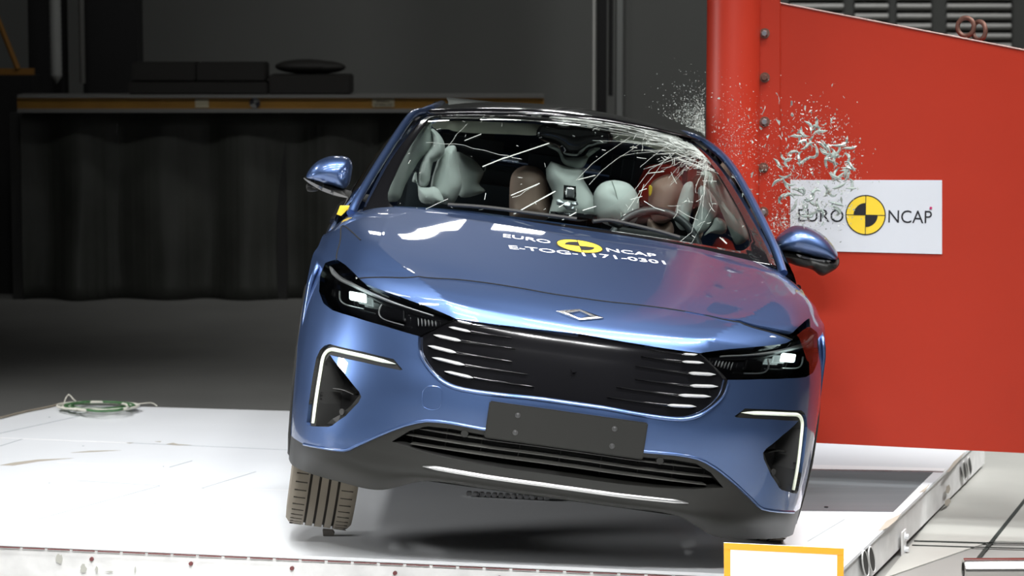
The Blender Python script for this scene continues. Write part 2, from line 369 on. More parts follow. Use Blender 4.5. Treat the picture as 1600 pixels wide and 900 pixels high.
# sweeps along the body surface
def sbar(name, uvs, wd, hgt, off, m, parent=None, per=6, taper=True, prof=None, flat=False):
    P = catmull(uvs, per) if len(uvs) > 2 else dens(uvs, False, 0.15); P = np.array(P)
    pos = surf(P[:, 0], P[:, 1]); n = snorm(P[:, 0], P[:, 1]); pos = pos+n*off; N = len(P); vs = []; fs = []
    prof = prof or [(-1, 0), (-.75, .6), (-.3, 1), (.3, 1), (.75, .6), (1, 0), (.6, -.4), (-.6, -.4)]; K = len(prof)
    for i in range(N):
        t = pos[min(i+1, N-1)]-pos[max(i-1, 0)]; t /= np.linalg.norm(t); s = np.cross(t, n[i]); s /= np.linalg.norm(s)
        x = i/(N-1); w_ = wd(x) if callable(wd) else wd*(min(1, 4*min(x, 1-x)+0.15) if taper else 1)
        for a, b in prof: vs.append(pos[i]+s*a*w_+n[i]*b*hgt)
    for i in range(N-1):
        for k in range(K): fs.append((i*K+k, i*K+(k+1) % K, (i+1)*K+(k+1) % K, (i+1)*K+k))
    fs += [tuple(range(K)), tuple(range((N-1)*K, N*K))[::-1]]
    bm = bmesh.new(); V = [bm.verts.new(v) for v in vs]
    for f in fs: bm.faces.new([V[k] for k in f])
    return bm_obj(name, bm, m, parent or car, True, 50)
def at(px, py, off=0.0):
    q = uv(px, py); return Vector(surf(*q)+snorm(*q)*off)
def sp(q, off=0.0): return Vector(surf(q[0], q[1])+snorm(q[0], q[1])*off)

BLADE = mat('blade_silver', (.85, .85, .85), .42, .75)
for side, key in ((-1, ''), (1, 'R')):
    sx = lambda l: l if side < 0 else mir(l)
    # ---- headlight ----
    hl = region('headlight', ['headlight'+key], BLACKG, off=-0.045, rim=(-0.001, -0.045))
    region('headlight_lens', ['headlight'+key], LENS, off=0.0, rim=None, parent=hl)
    sbar('chrome_blade', sx(UV([(513, 415), (518, 424), (531, 435), (549, 443.5), (575.6, 456), (602, 467), (629, 477), (676, 492)])), lambda x: 0.0095*(min(1, 6*x+.3))*(1-0.7*x), 0.006, -0.010, BLADE, hl)
    sbar('lamp_trim', sx(UV([(526, 453), (526.5, 466), (535, 474), (564, 481.5)])), 0.0026, 0.004, -0.014, BLADE, hl, taper=False)
    sbar('lamp_trim', sx(UV([(593, 473.5), (589, 483), (590, 492), (599, 499), (628, 507.5)])), 0.0026, 0.004, -0.014, BLADE, hl, taper=False)
    for (a, b, c, d, mm, nm) in ((538, 451, 565, 468, LEDW, 'led_projector'), (598, 478, 628, 501, MATS['gloss_black'], 'projector_lens')):
        q = sx(UV([(a, b), (c, b+3.5), (c, d+1.5), (a, d-3)])); P = [sp(x, -0.03) for x in q]; bm = bmesh.new()
        nn = Vector(snorm(*q[0])); prism(bm, P, nn*0.012); bmesh.ops.bevel(bm, geom=bm.edges[:], offset=0.003, segments=2, affect='EDGES'); bm_obj(nm, bm, mm, hl, True)
    for k in range(6):
        x0 = 649+k*5.6; q = sx(UV([(x0, 495+k*1.0), (x0+1, 509+k*0.2)])); sbar('facet_reflector', q, 0.0022, 0.003, -0.022, BLADE, hl)
    # ---- daytime running lamp and its surround ----
    ds = region('daytime_lamp_surround', ['drl'+key], PLASTM, off=-0.012, rim=(0, -0.012))
    sbar('running_lamp', sx(UV([(486.5, 661), (491, 625), (497, 587), (501.5, 561), (506, 551), (513, 546), (524, 546.5), (570, 557), (617, 568.5)])), lambda x: 0.0068*min(1, 14*(1-x)+.05, 10*x+.6), 0.007, -0.008, DRLW, ds)
    # ---- side air intake: recessed pocket, fin and sensor wedge ----
    it = region('side_air_intake', ['intake'+key], VOID, off=-0.085, rim=(-0.001, -0.085), rimmat=PLASTM)
    q = sx(UV([(508, 605), (525, 608), (543, 616)])); sbar('intake_fin', q, 0.004, 0.02, -0.05, PLAST, it, taper=False)
    q = sx(UV([(498, 663), (517, 663), (535, 648), (560, 626), (556, 614), (540, 634), (522, 648), (508, 655)])); bm = bmesh.new()
    prism(bm, [sp(x, -0.03) for x in q], Vector(snorm(*q[0]))*-0.03); bm_obj('intake_ramp', bm, PLAST, it)
    bm = bmesh.new(); c = sx(UV([(525, 644)]))[0]; cyl(bm, sp(c, -0.031), sp(c, -0.026), 0.011, 20); bm_obj('parking_sensor', bm, PLASTM, it)
    # ---- tow eye cover outline / lower sensor ----
    bm = bmesh.new(); c = sx(UV([(726, 677.5)]))[0]; cyl(bm, sp(c, -0.01), sp(c, 0.004), 0.012, 20); bm_obj('parking_sensor', bm, PLAST, dark)
bm = bmesh.new(); cc = [(668, 604), (680, 603.5), (689, 608), (690, 625), (686, 637), (677, 640.5), (664, 637), (660, 630), (661, 612)]
tube(bm, [sp(q, 0.0002) for q in catmull(UV(cc), 5, True)], 0.0012, 6, True); bm_obj('tow_eye_cover', bm, MATS['blue_metallic_paint'], bumper, True)

# ---- grille ----
gr = region('grille', ['grille'], BLACKG, off=-0.014, rim=(-0.001, -0.014))
blades = [((715, 500.5), (737, 505.5), 790, .6), ((701, 511), (735, 518.5), 800, .8), ((677, 523), (720, 532.5), 805, 1), ((668, 540), (712, 551), 800, 1), ((675, 558.5), (726, 570.5), 825, 1), ((694, 580), (739, 590.5), 835, 1)]
for sgn in (-1, 1):
    for (A, B, xe, k) in blades:
        sl = (B[1]-A[1])/(B[0]-A[0])*0.62; a, b = uv(*A), uv(*B); c = uv(xe, B[1]+(xe-B[0])*sl)
        l1 = [a, (a+b)/2, b]; l2 = [b, (b+c)/2, c]
        if sgn > 0: l1, l2 = mir(l1), mir(l2)
        fin = sbar('grille_fin', l2, lambda x: 0.0045*(1-0.8*x), 0.006, -0.013, BLACKG, gr, taper=False)
        sbar('grille_blade', l1, 0.0058*k, 0.012, -0.011, BLADE, gr)
gq = []
for q in [ca]+g0[::-1]+gl+[cb]: gq.append(q)
low = gl+[cb]+mir(gl)[::-1]
sbar('grille_edge', low, 0.007, 0.009, 0.001, PAINT, bumper, per=3)
bm = bmesh.new(); c = uv(898, 578); c[0] = 0; cyl(bm, sp(c, -.014), sp(c, -.004), 0.009, 20); bm_obj('front_camera', bm, BLACKG, gr)

# ---- emblem: open diamond with two wing tips ----
bm = bmesh.new(); O = [(-.080, 0), (-.012, .019), (.0, .021), (.012, .019), (.080, 0), (.0, -.021)]; I = [(-.036, 0), (0, .0135), (.036, 0), (0, -.0135)]
ec = uv(907, 494); ec[0] = 0
def em(p):
    b = surf0(ec[0]+p[0]/0.22, ec[1]); q = (ec[0]+p[0]/0.22, ec[1]+p[1]/0.062); return sp(q, 0.001), sp(q, 0.006)
ring = [(O[0], I[0]), (O[2], I[1]), (O[4], I[2]), (O[5], I[3])]; T = [[em(o), em(i)] for o, i in ring]
for k in range(4):
    (a0, a1), (b0, b1) = T[k]; (c0, c1), (d0, d1) = T[(k+1) % 4]
    W = [bm.verts.new(x) for x in (a0, c0, d0, b0, a1, c1, d1, b1)]; m1 = (a1+b1)/2+Vector((0, -0.002, .002)); m2 = (c1+d1)/2+Vector((0, -0.002, .002)); x1, x2 = bm.verts.new(m1), bm.verts.new(m2)
    for f in ((4, 5, 1, 0), (3, 2, 6, 7)): bm.faces.new([W[i] for i in f])
    bm.faces.new((W[4], W[5], x2, x1)); bm.faces.new((W[7], W[6], x2, x1))
bm_obj('emblem', bm, CHROME, car)

# ---- lower grille opening, slats, chrome strip ----
lg = region('lower_grille', ['lowergrille'], VOID, off=-0.08, rim=(-0.001, -0.08), rimmat=PLASTM)
for (L0, L1, L2, w_) in (((655, 671), (752, 686.5), (830, 697), 1), ((634, 680), (720, 694.5), (830, 709.5), 1), ((640, 694), (720, 706.5), (830, 722), 1)):
    a = UV([L0, L1, L2]); v0 = a[-1][1]; full = a+[np.array([0, v0])]+mir(a)[::-1]; sbar('grille_slat', full, 0.0042, 0.022, -0.026, mat('slat_grey', (.055, .055, .05), .4), lg, per=8)
for k in range(-4, 5):
    u0 = k*0.62; q0, q1 = LGR[0][1], LGb[0][1]; sbar('grille_rib', [np.array([u0, q0]), np.array([u0, (q0+q1)/2]), np.array([u0, q1])], 0.002, 0.006, -0.06, PLASTM, lg, taper=False)
st = UV([(661, 728), (700, 735), (760, 745)]); ys = st[-1][1]
strip = sbar('chrome_strip', st+[np.array([0, ys])]+mir(st)[::-1], lambda x: 0.008*min(1, 9*min(x, 1-x)+.05), 0.008, 0.0, SATIN, dark, per=8)

# ---- plate bracket ----
B = {k: incar(*p, -0.012) for k, p in dict(tl=(763.5, 625), tr=(1010, 660.5), bl=(754, 682.5), br=(999, 718.5)).items()}
cz = (B['tl'].z+B['tr'].z+B['bl'].z+B['br'].z)/4; hw = 0.263; hh = 0.062
bm = bmesh.new(); box(bm, (0.002, -0.016, cz), (hw*2, 0.012, hh*2), bev=0.004); pb = bm_obj('plate_bracket', bm, PLAST, car, True)
for (x, z) in ((-.163, .028), (-.163, -.030), (.158, .028), (.158, -.030)):
    bm = bmesh.new(); lathe(bm, [(0, .004), (.004, .004), (.0055, .002), (.0085, .0015), (.009, 0)], (0, -1, 0), (x, -0.022, cz+z), 20); bm_obj('screw', bm, mat('screw_dark', (.10, .10, .10), .35, .7), pb, True)

# ---- painted lettering on the bonnet ----
def hood_decal(name, vs, fs, org, ex, ey, m, off=0.0015, parent=None):
    out = []
    for v in vs:
        p = org+ex*v[0]+ey*v[1]; h, n, i, d = BV.ray_cast(Vector((p.x, p.y, 2)), Vector((0, 0, -1))); 
        q = BUV[BF[i][0]]; lf = float(hood_lift(q[0], q[1]))
        if n.z < 0: n = -n
        out.append(h+n*off+Vector((0, 0, lf)))
    return mesh(name, out, fs, m, parent or hood)
def hpt(px, py):
    h, n, i, d = BV.ray_cast(CO, cray(px, py)); return h
def fit_text(txt, pl_, pr_, depth):
    a, b = hpt(*pl_), hpt(*pr_); vs, fs = text_mesh(txt, 1.0, 'LEFT', .010); xs = [v.x for v in vs]; ys_ = [v.y for v in vs]
    L = Vector((b.x-a.x, b.y-a.y, 0)); s = L.length/(max(xs)-min(xs)); ex = L.normalized(); ey = Vector((-ex.y, ex.x, 0))
    # subdivide long faces is not needed at this size
    vs2 = [((v.x-min(xs))*s, (v.y-min(ys_))/(max(ys_)-min(ys_))*depth) for v in vs]
    return vs2, fs, Vector((a.x, a.y, 0)), ex, ey
for txt, a, b, dp in (('E-TOG-1171-0301', (797, 389.5), (1041, 414), 0.042), ('NCAP', (949, 393.5), (1027, 403), 0.042), ('EURO', (786, 371), (860, 381.5), 0.042)):
    hood_decal('bonnet_lettering', *fit_text(txt, a, b, dp), WHITE)
# roundel: ellipse on the photo = disc on the bonnet
cA, cB, cT, cBt = hpt(869, 381), hpt(942, 389), hpt(905, 374), hpt(905, 395.5); c0 = (cA+cB)/2; ex = Vector((cB.x-cA.x, cB.y-cA.y, 0)); rad = ex.length/2; ex.normalize(); ey = Vector((-ex.y, ex.x, 0))*.88; rY = rad*1.0
n = 64; ang = [k*2*PI/n for k in range(n)]
def fan(r0, r1, a0, a1, k=16):
    vs = []; 
    for i in range(k+1):
        t = a0+(a1-a0)*i/k; vs += [(r0*math.cos(t), r0*math.sin(t)), (r1*math.cos(t), r1*math.sin(t))]
    return vs, [(2*i, 2*i+1, 2*i+3, 2*i+2) for i in range(k)]
org = Vector((c0.x, c0.y, 0))
v_, f_ = fan(0.0005, rad, 0, 2*PI, 64); rd = hood_decal('bonnet_roundel', v_, f_, org, ex, ey, YELLOW, 0.0015)
for (a0, off) in ((PI/2, .0022), (PI*1.5, .0022)):
    v_, f_ = fan(0.0005, rad*0.62, a0, a0+PI/2); hood_decal('roundel_quadrant', v_, f_, org, ex, ey, INK, off, rd)
v_, f_ = fan(rad*0.955, rad, 0, 2*PI, 64); hood_decal('roundel_rim', v_, f_, org, ex, ey, INK, 0.0022, rd)
for d in (0, 1):
    hw_ = .0015; v_ = [(-rad, -hw_), (rad, -hw_), (rad, hw_), (-rad, hw_)] if d else [(-hw_, -rad), (hw_, -rad), (hw_, rad), (-hw_, rad)]
    hood_decal('roundel_line', v_, [(0, 1, 2, 3)], org, ex, ey, INK, 0.0024, rd)

for l in (hf+[hc]+mir(hf)[::-1],):
    sbar('bonnet_front_gap', l, 0.0026, 0.002, 0.0008, VOID, bumper, taper=False)  # black bar put in for the dark of the front shut gap
for l in (hs, mir(hs)): sbar('bonnet_side_gap', l, 0.0024, 0.002, 0.0008, VOID, bumper, taper=False)
for p in (PL,): sbar('skirt_seam', p[1:-1], 0.0016, 0.0015, 0.0006, VOID, dark, taper=False, per=2)
sbar('bumper_edge', PL[1:-1], 0.0055, 0.005, 0.0, PAINT, bumper, taper=False, per=2)
# ================= CAR: sides, cabin, glass, wheels =================
def lut(x, xs, ys): return np.interp(x, xs, ys)
def xside(y, z):
    W = lut(y, [.5, .62, .75, .9, 1.3, 2, 3.4, 4.0, 4.4, 4.65, 4.8], [.905, .922, .929, .932, .935, .938, .935, .92, .88, .82, .74])
    dr = lut(z, [.10, .2, .35, .6, .75, .84, .905, .95, 1.0], [.028, .012, 0, 0, .004, .03, .055, .085, .12])
    dr2 = lut(z, [.10, .2, .35, .6, .75, .84, .905, .95, 1.0], [.04, .02, 0.008, 0, .004, .014, .028, .045, .07])
    k = np.clip((y-1.2)/0.6, 0, 1); return W-(dr*(1-k)+dr2*k)
def pole_dent(x, y, z): # crushed driver side round the pole
    return np.where(x > 0.4, -0.42*np.exp(-((y-2.12)/0.33)**2)*np.clip((x-.4)/.4, 0, 1), 0)
def side(sgn):
    ys = np.concatenate([np.arange(.60, 4.80, .06), [4.8]]); zs = np.array([.11, .16, .22, .3, .38, .46, .54, .62, .7, .76, .81, .85, .89, .93, .965])
    def zt(y): return lut(y, [.6, .75, .9, 1.0, 1.1, 1.2, 1.5, 2.2, 4.0, 4.8], [.80, .83, .87, .89, .905, .915, .915, .93, .98, .98])
    vs = []; fs = []; ny = len(ys); nz = 22
    for y in ys:
        for k in range(nz):
            z = .11+(float(zt(y))-.11)*k/(nz-1); x = float(xside(y, z)); x += float(pole_dent(x, y, z)) if sgn > 0 else 0
            vs.append((sgn*x, y, z))
    arches = [(.95, .31, .375), (3.84, .31, .375)]
    for i in range(ny-1):
        for k in range(nz-1):
            yc = (ys[i]+ys[i+1])/2; zc = vs[i*nz+k][2]+.02
            if any((yc-a)**2+(zc-b)**2 < r*r for a, b, r in arches): continue
            f = (i*nz+k, (i+1)*nz+k, (i+1)*nz+k+1, i*nz+k+1); fs.append(f if sgn > 0 else f[::-1])
    o = mesh('body_side', vs, fs, PAINT, car, smooth=True)
    md = o.modifiers.new('t', 'SOLIDIFY'); md.thickness = 0.012; md.offset = -1
    for a, b, r in arches:   # arch trims and liners
        bm = bmesh.new(); pts = [Vector((sgn*(float(xside(a+r*math.cos(t), max(.12, b+r*math.sin(t))))-0.004), a+r*math.cos(t), b+r*math.sin(t))) for t in np.linspace(-.5, PI+.5, 40)]
        tube(bm, pts, 0.014, 8); bm_obj('arch_trim', bm, PLAST, car, True)
        bm = bmesh.new(); n = 28; ra = []
        for k in range(n+1):
            t = -.5+(PI+1)*k/n; ra.append([bm.verts.new((sgn*x, a+r*math.cos(t), b+r*math.sin(t))) for x in (.91, .58)])
        for k in range(n): bm.faces.new((ra[k][0], ra[k+1][0], ra[k+1][1], ra[k][1]))
        bm.faces.new([q[1] for q in ra]); bm_obj('arch_liner', bm, VOID, car)
    return o
side(-1); side(1)
# underbody, boot lid, tail
bm = bmesh.new(); box(bm, (0, 2.5, .15), (1.30, 4.0, .05)); box(bm, (0, .62, .20), (1.15, .9, .04)); bm_obj('underbody', bm, VOID, car)
def loft(name, rows, m, parent=None, smooth=True, thick=0.006):
    n = len(rows[0]); vs = [tuple(p) for r in rows for p in r]; fs = [(i*n+k, i*n+k+1, (i+1)*n+k+1, (i+1)*n+k) for i in range(len(rows)-1) for k in range(n-1)]
    o = mesh(name, vs, fs, m, parent or car, smooth=smooth)
    if thick: md = o.modifiers.new('t', 'SOLIDIFY'); md.thickness = thick
    return o
# greenhouse side curves (left from the photo, right crushed inwards by the pole)
Lo = catmull([(-.815, 1.16, .955), (-.792, 1.27, 1.02), (-.727, 1.6, 1.158), (-.650, 1.95, 1.302), (-.60, 2.10, 1.328), (-.555, 2.28, 1.345), (-.55, 2.6, 1.345), (-.56, 3.1, 1.33), (-.58, 3.6, 1.28), (-.63, 4.1, 1.19), (-.70, 4.45, 1.04)], 8)
Ro = catmull([(.80, 1.13, .965), (.762, 1.30, 1.065), (.678, 1.6, 1.222), (.61, 1.8, 1.318), (.535, 1.97, 1.370), (.475, 2.15, 1.385), (.47, 2.45, 1.375), (.53, 3.0, 1.34), (.58, 3.6, 1.28), (.63, 4.1, 1.19), (.70, 4.45, 1.04)], 8)
Li = catmull([(-.775, 1.12, .965), (-.755, 1.26, 1.035), (-.70, 1.6, 1.17), (-.624, 1.95, 1.29), (-.57, 2.09, 1.318)], 10)
Ri = catmull([(.765, 1.10, .985), (.735, 1.28, 1.07), (.645, 1.6, 1.222), (.568, 1.8, 1.312), (.487, 1.98, 1.368), (.44, 2.12, 1.390)], 8)
Li = np.array(Li); Ri = np.array(Ri)
def WS(s, t, off=0.0):
    def P(s, t):
        tt = np.clip(t, 0, 1)*40; i = np.minimum(tt.astype(int), 39); f = (tt-i)[..., None]; l = Li[i]*(1-f)+Li[i+1]*f; r = Ri[i]*(1-f)+Ri[i+1]*f
        s1 = ((s+1)/2)[..., None]; c = (1-s*s)[..., None]; bl = np.sin(np.clip(t, 0, 1)*PI)[..., None]
        return l*(1-s1)+r*s1+c*(np.array([0, -.085, .028])+bl*np.array([0, -.03, .03]))
    s = np.asarray(s, float); t = np.asarray(t, float); p = P(s, t)
    if off:
        e = 1e-3; n = np.cross(P(s+e, t)-P(s-e, t), P(s, np.minimum(t+e, 1))-P(s, np.maximum(t-e, 0))); n /= np.linalg.norm(n, axis=-1, keepdims=True); p = p+n*off
    return p
gs, gt = np.meshgrid(np.linspace(-1, 1, 81), np.linspace(0, 1, 61)); WP = WS(gs, gt).reshape(-1, 3)
WF = [q for j in range(60) for i in range(80) for q in ((j*81+i, j*81+i+1, j*81+i+82), (j*81+i, j*81+i+82, j*81+i+81))]
WB = BVHTree.FromPolygons([tuple(p) for p in WP], WF)
def ws_uv(px, py):
    h, n, i, d = WB.ray_cast(CO, cray(px, py))
    if h is None: return None
    k = WF[i][0]; c = np.array(h); best = np.array([gs.ravel()[k], gt.ravel()[k]])
    for _ in range(6):
        e = 1e-3; p = WS(best[0], best[1]); J = np.stack([(WS(best[0]+e, best[1])-p)/e, (WS(best[0], best[1]+e)-p)/e], 1); best = best+np.linalg.lstsq(J, c-p, rcond=None)[0]
    return best
# frit ring and glass by 2-D triangulation
def rrect(x0, x1, y0, y1, rx, ry, n=8):
    out = []
    for (cx, cy, a) in ((x1-rx, y1-ry, 0), (x0+rx, y1-ry, PI/2), (x0+rx, y0+ry, PI), (x1-rx, y0+ry, 1.5*PI)):
        out += [np.array([cx+rx*math.cos(a+PI/2*k/n), cy+ry*math.sin(a+PI/2*k/n)]) for k in range(n+1)]
    return out
op = dens(rrect(-.915, .925, .085, .95, .12, .20), True, .05)
pts = op+[np.array([x, y]) for x in np.linspace(-1, 1, 61) for y in np.linspace(0, 1, 31)]
vo, eo, fo, *_ = delaunay_2d_cdt([Vector(tuple(map(float, p))) for p in pts], [(i, (i+1) % len(op)) for i in range(len(op))], [], 0, 1e-5)
V2 = np.array([tuple(v) for v in vo]); F2 = [f for f in fo if len(f) == 3]; cen = np.array([V2[list(f)].mean(0) for f in F2]); ins = inside(cen, op)
P3 = WS(V2[:, 0], V2[:, 1]); glass = mesh('windscreen', P3, F2, WGLASS, car, smooth=True)
frit = mesh('windscreen_border', WS(V2[:, 0], V2[:, 1], 0.002), [f for f, i in zip(F2, ins) if not i], BLACKG, glass, smooth=True)
md = frit.modifiers.new('t', 'SOLIDIFY'); md.thickness = 0.008; md.offset = -1
# cracks
bm = bmesh.new()
def crack(a, b, w, jag=0.0, n=1):
    a = np.array(a); b = np.array(b); P = [a+(b-a)*i/n+(rng.normal(0, jag, 2) if 0 < i < n else 0) for i in range(n+1)]
    P = [np.clip(p, [-.93, .08], [.93, .94]) for p in P]; W3 = [WS(p[0], p[1], 0.003) for p in P]
    for q0, q1 in zip(W3, W3[1:]):
        d = q1-q0; L_ = np.linalg.norm(d)
        if L_ < 1e-4: continue
        s = np.cross(d/L_, [0, -.8, .6]); c = [q0-s*w, q0+s*w, q1+s*w, q1-s*w]; dn = np.array([0, -.0008, .0006])
        A = [bm.verts.new(x) for x in c]; B_ = [bm.verts.new(x+dn) for x in c]
        bm.faces.new(A); bm.faces.new(B_[::-1])
        for k in range(4): bm.faces.new((A[k], B_[k], B_[(k+1) % 4], A[(k+1) % 4]))
def wpx(*p):
    q = ws_uv(*p); return q if q is not None else np.array([0.9, .8])
for a, b, w_ in (((781, 250.7), (858, 225), .0022), ((798, 306.6), (843, 287.6), .0018), ((802, 336), (867.6, 300), .0024), ((878, 345), (900, 333), .0018), ((910, 330), (931, 323.5), .0016), ((903, 282), (930, 275), .0014), ((726, 221), (752, 210.6), .0014), ((754, 261.6), (790, 247), .0022), ((757, 313), (759, 303), .0012), ((873, 325), (888, 316), .0016), ((1012, 272), (1037, 269), .0014), ((998, 300), (1010, 296), .0013), ((985, 313), (1003, 308), .0013), ((1124, 372), (1135, 382), .0016)):
    crack(wpx(*a), wpx(*b), w_)
for a, b in (((666, 224), (710, 226)), ((710, 226), (770, 240)), ((770, 240), (815, 250)), ((660, 330), (700, 312)), ((700, 230), (730, 195)), ((920, 290), (1000, 225)), ((900, 283), (985, 215)), ((980, 330), (1050, 240)), ((990, 300), (1075, 225)), ((840, 290), (800, 310)), ((1000, 262), (1060, 215))):
    crack(wpx(*a), wpx(*b), .0006, .004, 4)
imp = wpx(1103, 238)
for k in range(80):
    a = rng.uniform(PI*.80, PI*1.32); r0 = rng.uniform(0, .35); L_ = rng.exponential(.22)+.05; d = np.array([math.cos(a), math.sin(a)*1.1])
    crack(imp+d*r0, imp+d*(r0+L_), rng.uniform(.00025, .0006), .006, 4)
for k in range(330):
    r_ = rng.exponential(.20); a = rng.uniform(PI*.78, PI*1.35); c = imp+np.array([math.cos(a), math.sin(a)])*r_; th = rng.uniform(-.5, .9)+PI*(rng.random() < .25)*.4
    l_ = rng.uniform(.01, .06); d = np.array([math.cos(th), math.sin(th)])*l_; crack(c-d, c+d, rng.uniform(.0003, .0010), .004, 2)
for k in range(160):
    c = np.array([rng.uniform(.0, .9), .94-abs(rng.normal(0, .09))]); d = np.array([rng.uniform(.02, .09), rng.normal(0, .012)]); crack(c-d, c+d, rng.uniform(.0003, .0009), .005, 3)
for k in range(70):
    c = np.array([rng.uniform(-.9, .9), rng.uniform(.1, .92)]); d = rng.normal(0, .006, 2); crack(c-d, c+d, rng.uniform(.0004, .0010))
bm_obj('crack_pattern', bm, CRACK, glass)

# pillars, roof rails
def rail(name, O, i0, i1, r, m, sg):
    bm = bmesh.new(); P = [Vector(p) for p in O[i0:i1]]; tube(bm, P, r, 12); return bm_obj(name, bm, m, car, True)
rail('windscreen_pillar', Lo, 0, 37, .017, PAINT, -1); rail('windscreen_pillar', Ro, 0, 37, .016, PAINT, 1)
rail('roof_rail', Lo, 36, len(Lo), .018, PAINT, -1); rail('roof_rail', Ro, 36, len(Ro), .017, PAINT, 1)
# roof: glossy black panel from the header back
rows = []
for j in np.linspace(0, 1, 24):
    i = int(round(30+(len(Lo)-1-30)*j)); l, r = np.array(Lo[i]), np.array(Ro[i])
    if j == 0: l = Li[-1]+np.array([0, -.015, -.003]); r = Ri[-1]+np.array([0, -.015, -.003])
    row = []
    for s in np.linspace(-1, 1, 41):
        s1 = (s+1)/2; fr = max(0, 1-j*5); row.append(l*(1-s1)+r*s1+(1-s*s)*(np.array([0, -.085*max(fr, .2), .030+.03*min(1, j*8)*(1-j*.6)]))+np.array([0, 0, .004]))
    rows.append(row)
loft('roof_panel', rows[:17], BLACKG, thick=.012); loft('rear_window', rows[16:], MATS['gloss_black'], thick=.01)
# boot and tail
rows = [[(x*k, y, z-(.02*x*x)) for x in np.linspace(-1, 1, 15)] for k, y, z in ((.74, 4.40, 1.05), (.78, 4.55, 1.06), (.78, 4.70, 1.06), (.76, 4.78, 1.0), (.78, 4.82, .8), (.80, 4.84, .5), (.78, 4.80, .2), (.74, 4.74, .14))]
loft('tail_panel', rows, PAINT)
# scuttle below the glass
rows = []
for k in range(2):
    rows.append([surf(u, 12.0)+np.array([0, 0, -.012-.03*k])+np.array([0, .01+.16*k, 0]) for u in np.linspace(-5.5, 5.5, 31)])
loft('scuttle_panel', rows, PLASTM)
for sg, O in ((-1, Lo), (1, Ro)):
    rows = []
    for i in range(6, len(O)-2):
        p = np.array(O[i]); y = p[1]; zb = float(lut(y, [1.2, 1.5, 2.2, 4, 4.8], [.91, .91, .925, .975, .975])); xb = float(xside(y, zb-.03)); xb += float(pole_dent(np.array(xb), y, zb)) if sg > 0 else 0
        q = np.array([sg*(xb-.015), y, zb]); rows.append([p*(1-k/5)+q*k/5+np.array([sg*.02*math.sin(k/5*PI), 0, 0]) for k in range(6)])
    loft('side_window', rows, LENS if sg > 0 else LENS, thick=0)
    for (y0, y1) in ((2.45, 2.6), (3.55, 3.7)):
        if sg > 0 and y0 < 2: continue
        rr = [r for r in rows if y0 <= r[0][1] <= y1]
        if len(rr) > 1: loft('door_pillar', [[p+np.array([sg*.004, 0, 0]) for p in r] for r in rr], BLACKG, thick=.02)
    bm = bmesh.new(); tube(bm, [Vector(r[-1])+Vector((sg*.004, 0, 0)) for r in rows], .012, 8); bm_obj('belt_moulding', bm, BLACKG, car, True)
    if sg < 0:
        bm = bmesh.new(); 
        for yy in (1.42, 2.52, 3.55): tube(bm, [Vector((sg*(float(xside(yy, z))+.0005), yy, z)) for z in np.linspace(.2, .94, 12)], .003, 6)
        bm_obj('door_gap', bm, VOID, car)
        for yy in (2.30, 3.35):
            bm = bmesh.new(); box(bm, (sg*(.935), yy, .80), (.03, .20, .028), bev=.01); bm_obj('door_handle', bm, PAINT, car, True)

# ---- pillow: outline seen in the photo, built as a rounded solid of its own depth ----
def pillow(name, poly, Y, front, back, m, parent=None, smooth=True, n=16, tilt=0.0, power=.5, rnd=True, jag=0):
    pts = [incar(p[0], p[1], Y) for p in poly]; cz_ = sum(p.z for p in pts)/len(pts)
    Q = [np.array([p.x, p.z]) for p in pts]
    if rnd: Q = catmull(Q, 5, True)
    ext = max(np.ptp([q[0] for q in Q]), np.ptp([q[1] for q in Q])); st = ext/n; Q = dens(Q, True, st)
    A = np.array(Q); B_ = np.roll(A, -1, 0)
    def dist(p):
        d = B_-A; t = np.clip(((p-A)*d).sum(1)/((d*d).sum(1)+1e-12), 0, 1); return np.min(np.linalg.norm(A+d*t[:, None]-p, axis=1))
    G = [np.array([x, y]) for x in np.arange(A[:, 0].min(), A[:, 0].max(), st) for y in np.arange(A[:, 1].min(), A[:, 1].max(), st)]
    G = [g for g in G if inside([g], Q)[0] and dist(g) > st*.4]
    vo, eo, fo, *_ = delaunay_2d_cdt([Vector(tuple(map(float, p))) for p in Q+G], [(i, (i+1) % len(Q)) for i in range(len(Q))], [], 1, 1e-6)
    V = [np.array(tuple(v)) for v in vo]; D = np.array([dist(v) for v in V]); dm = max(D.max(), 1e-4); h = (1-(1-np.clip(D/dm, 0, 1))**2)**power
    nf = len(V); fr = [(v[0], Y-front*hh+(v[1]-cz_)*tilt+(jag*math.sin(v[0]*60+v[1]*35)*hh if jag else 0), v[1]) for v, hh in zip(V, h)]; bk = [(v[0], Y+back*hh+.002+(v[1]-cz_)*tilt, v[1]) for v, hh in zip(V, h)]
    F = [tuple(f) for f in fo if len(f) >= 3]; cn = {}
    for f in F:
        for k in range(len(f)): e = (f[k], f[(k+1) % len(f)]); cn[(min(e), max(e))] = cn.get((min(e), max(e)), [])+[e]
    fs = [f[::-1] if False else f for f in F]+[tuple(i+nf for i in f[::-1]) for f in F]+[(e[0][1], e[0][0], e[0][0]+nf, e[0][1]+nf) for e in cn.values() if len(e) == 1]
    bm = bmesh.new(); W = [bm.verts.new(p) for p in fr+bk]
    for f in fs:
        try: bm.faces.new([W[k] for k in f])
        except ValueError: pass
    return bm_obj(name, bm, m, parent or car, smooth, 60)
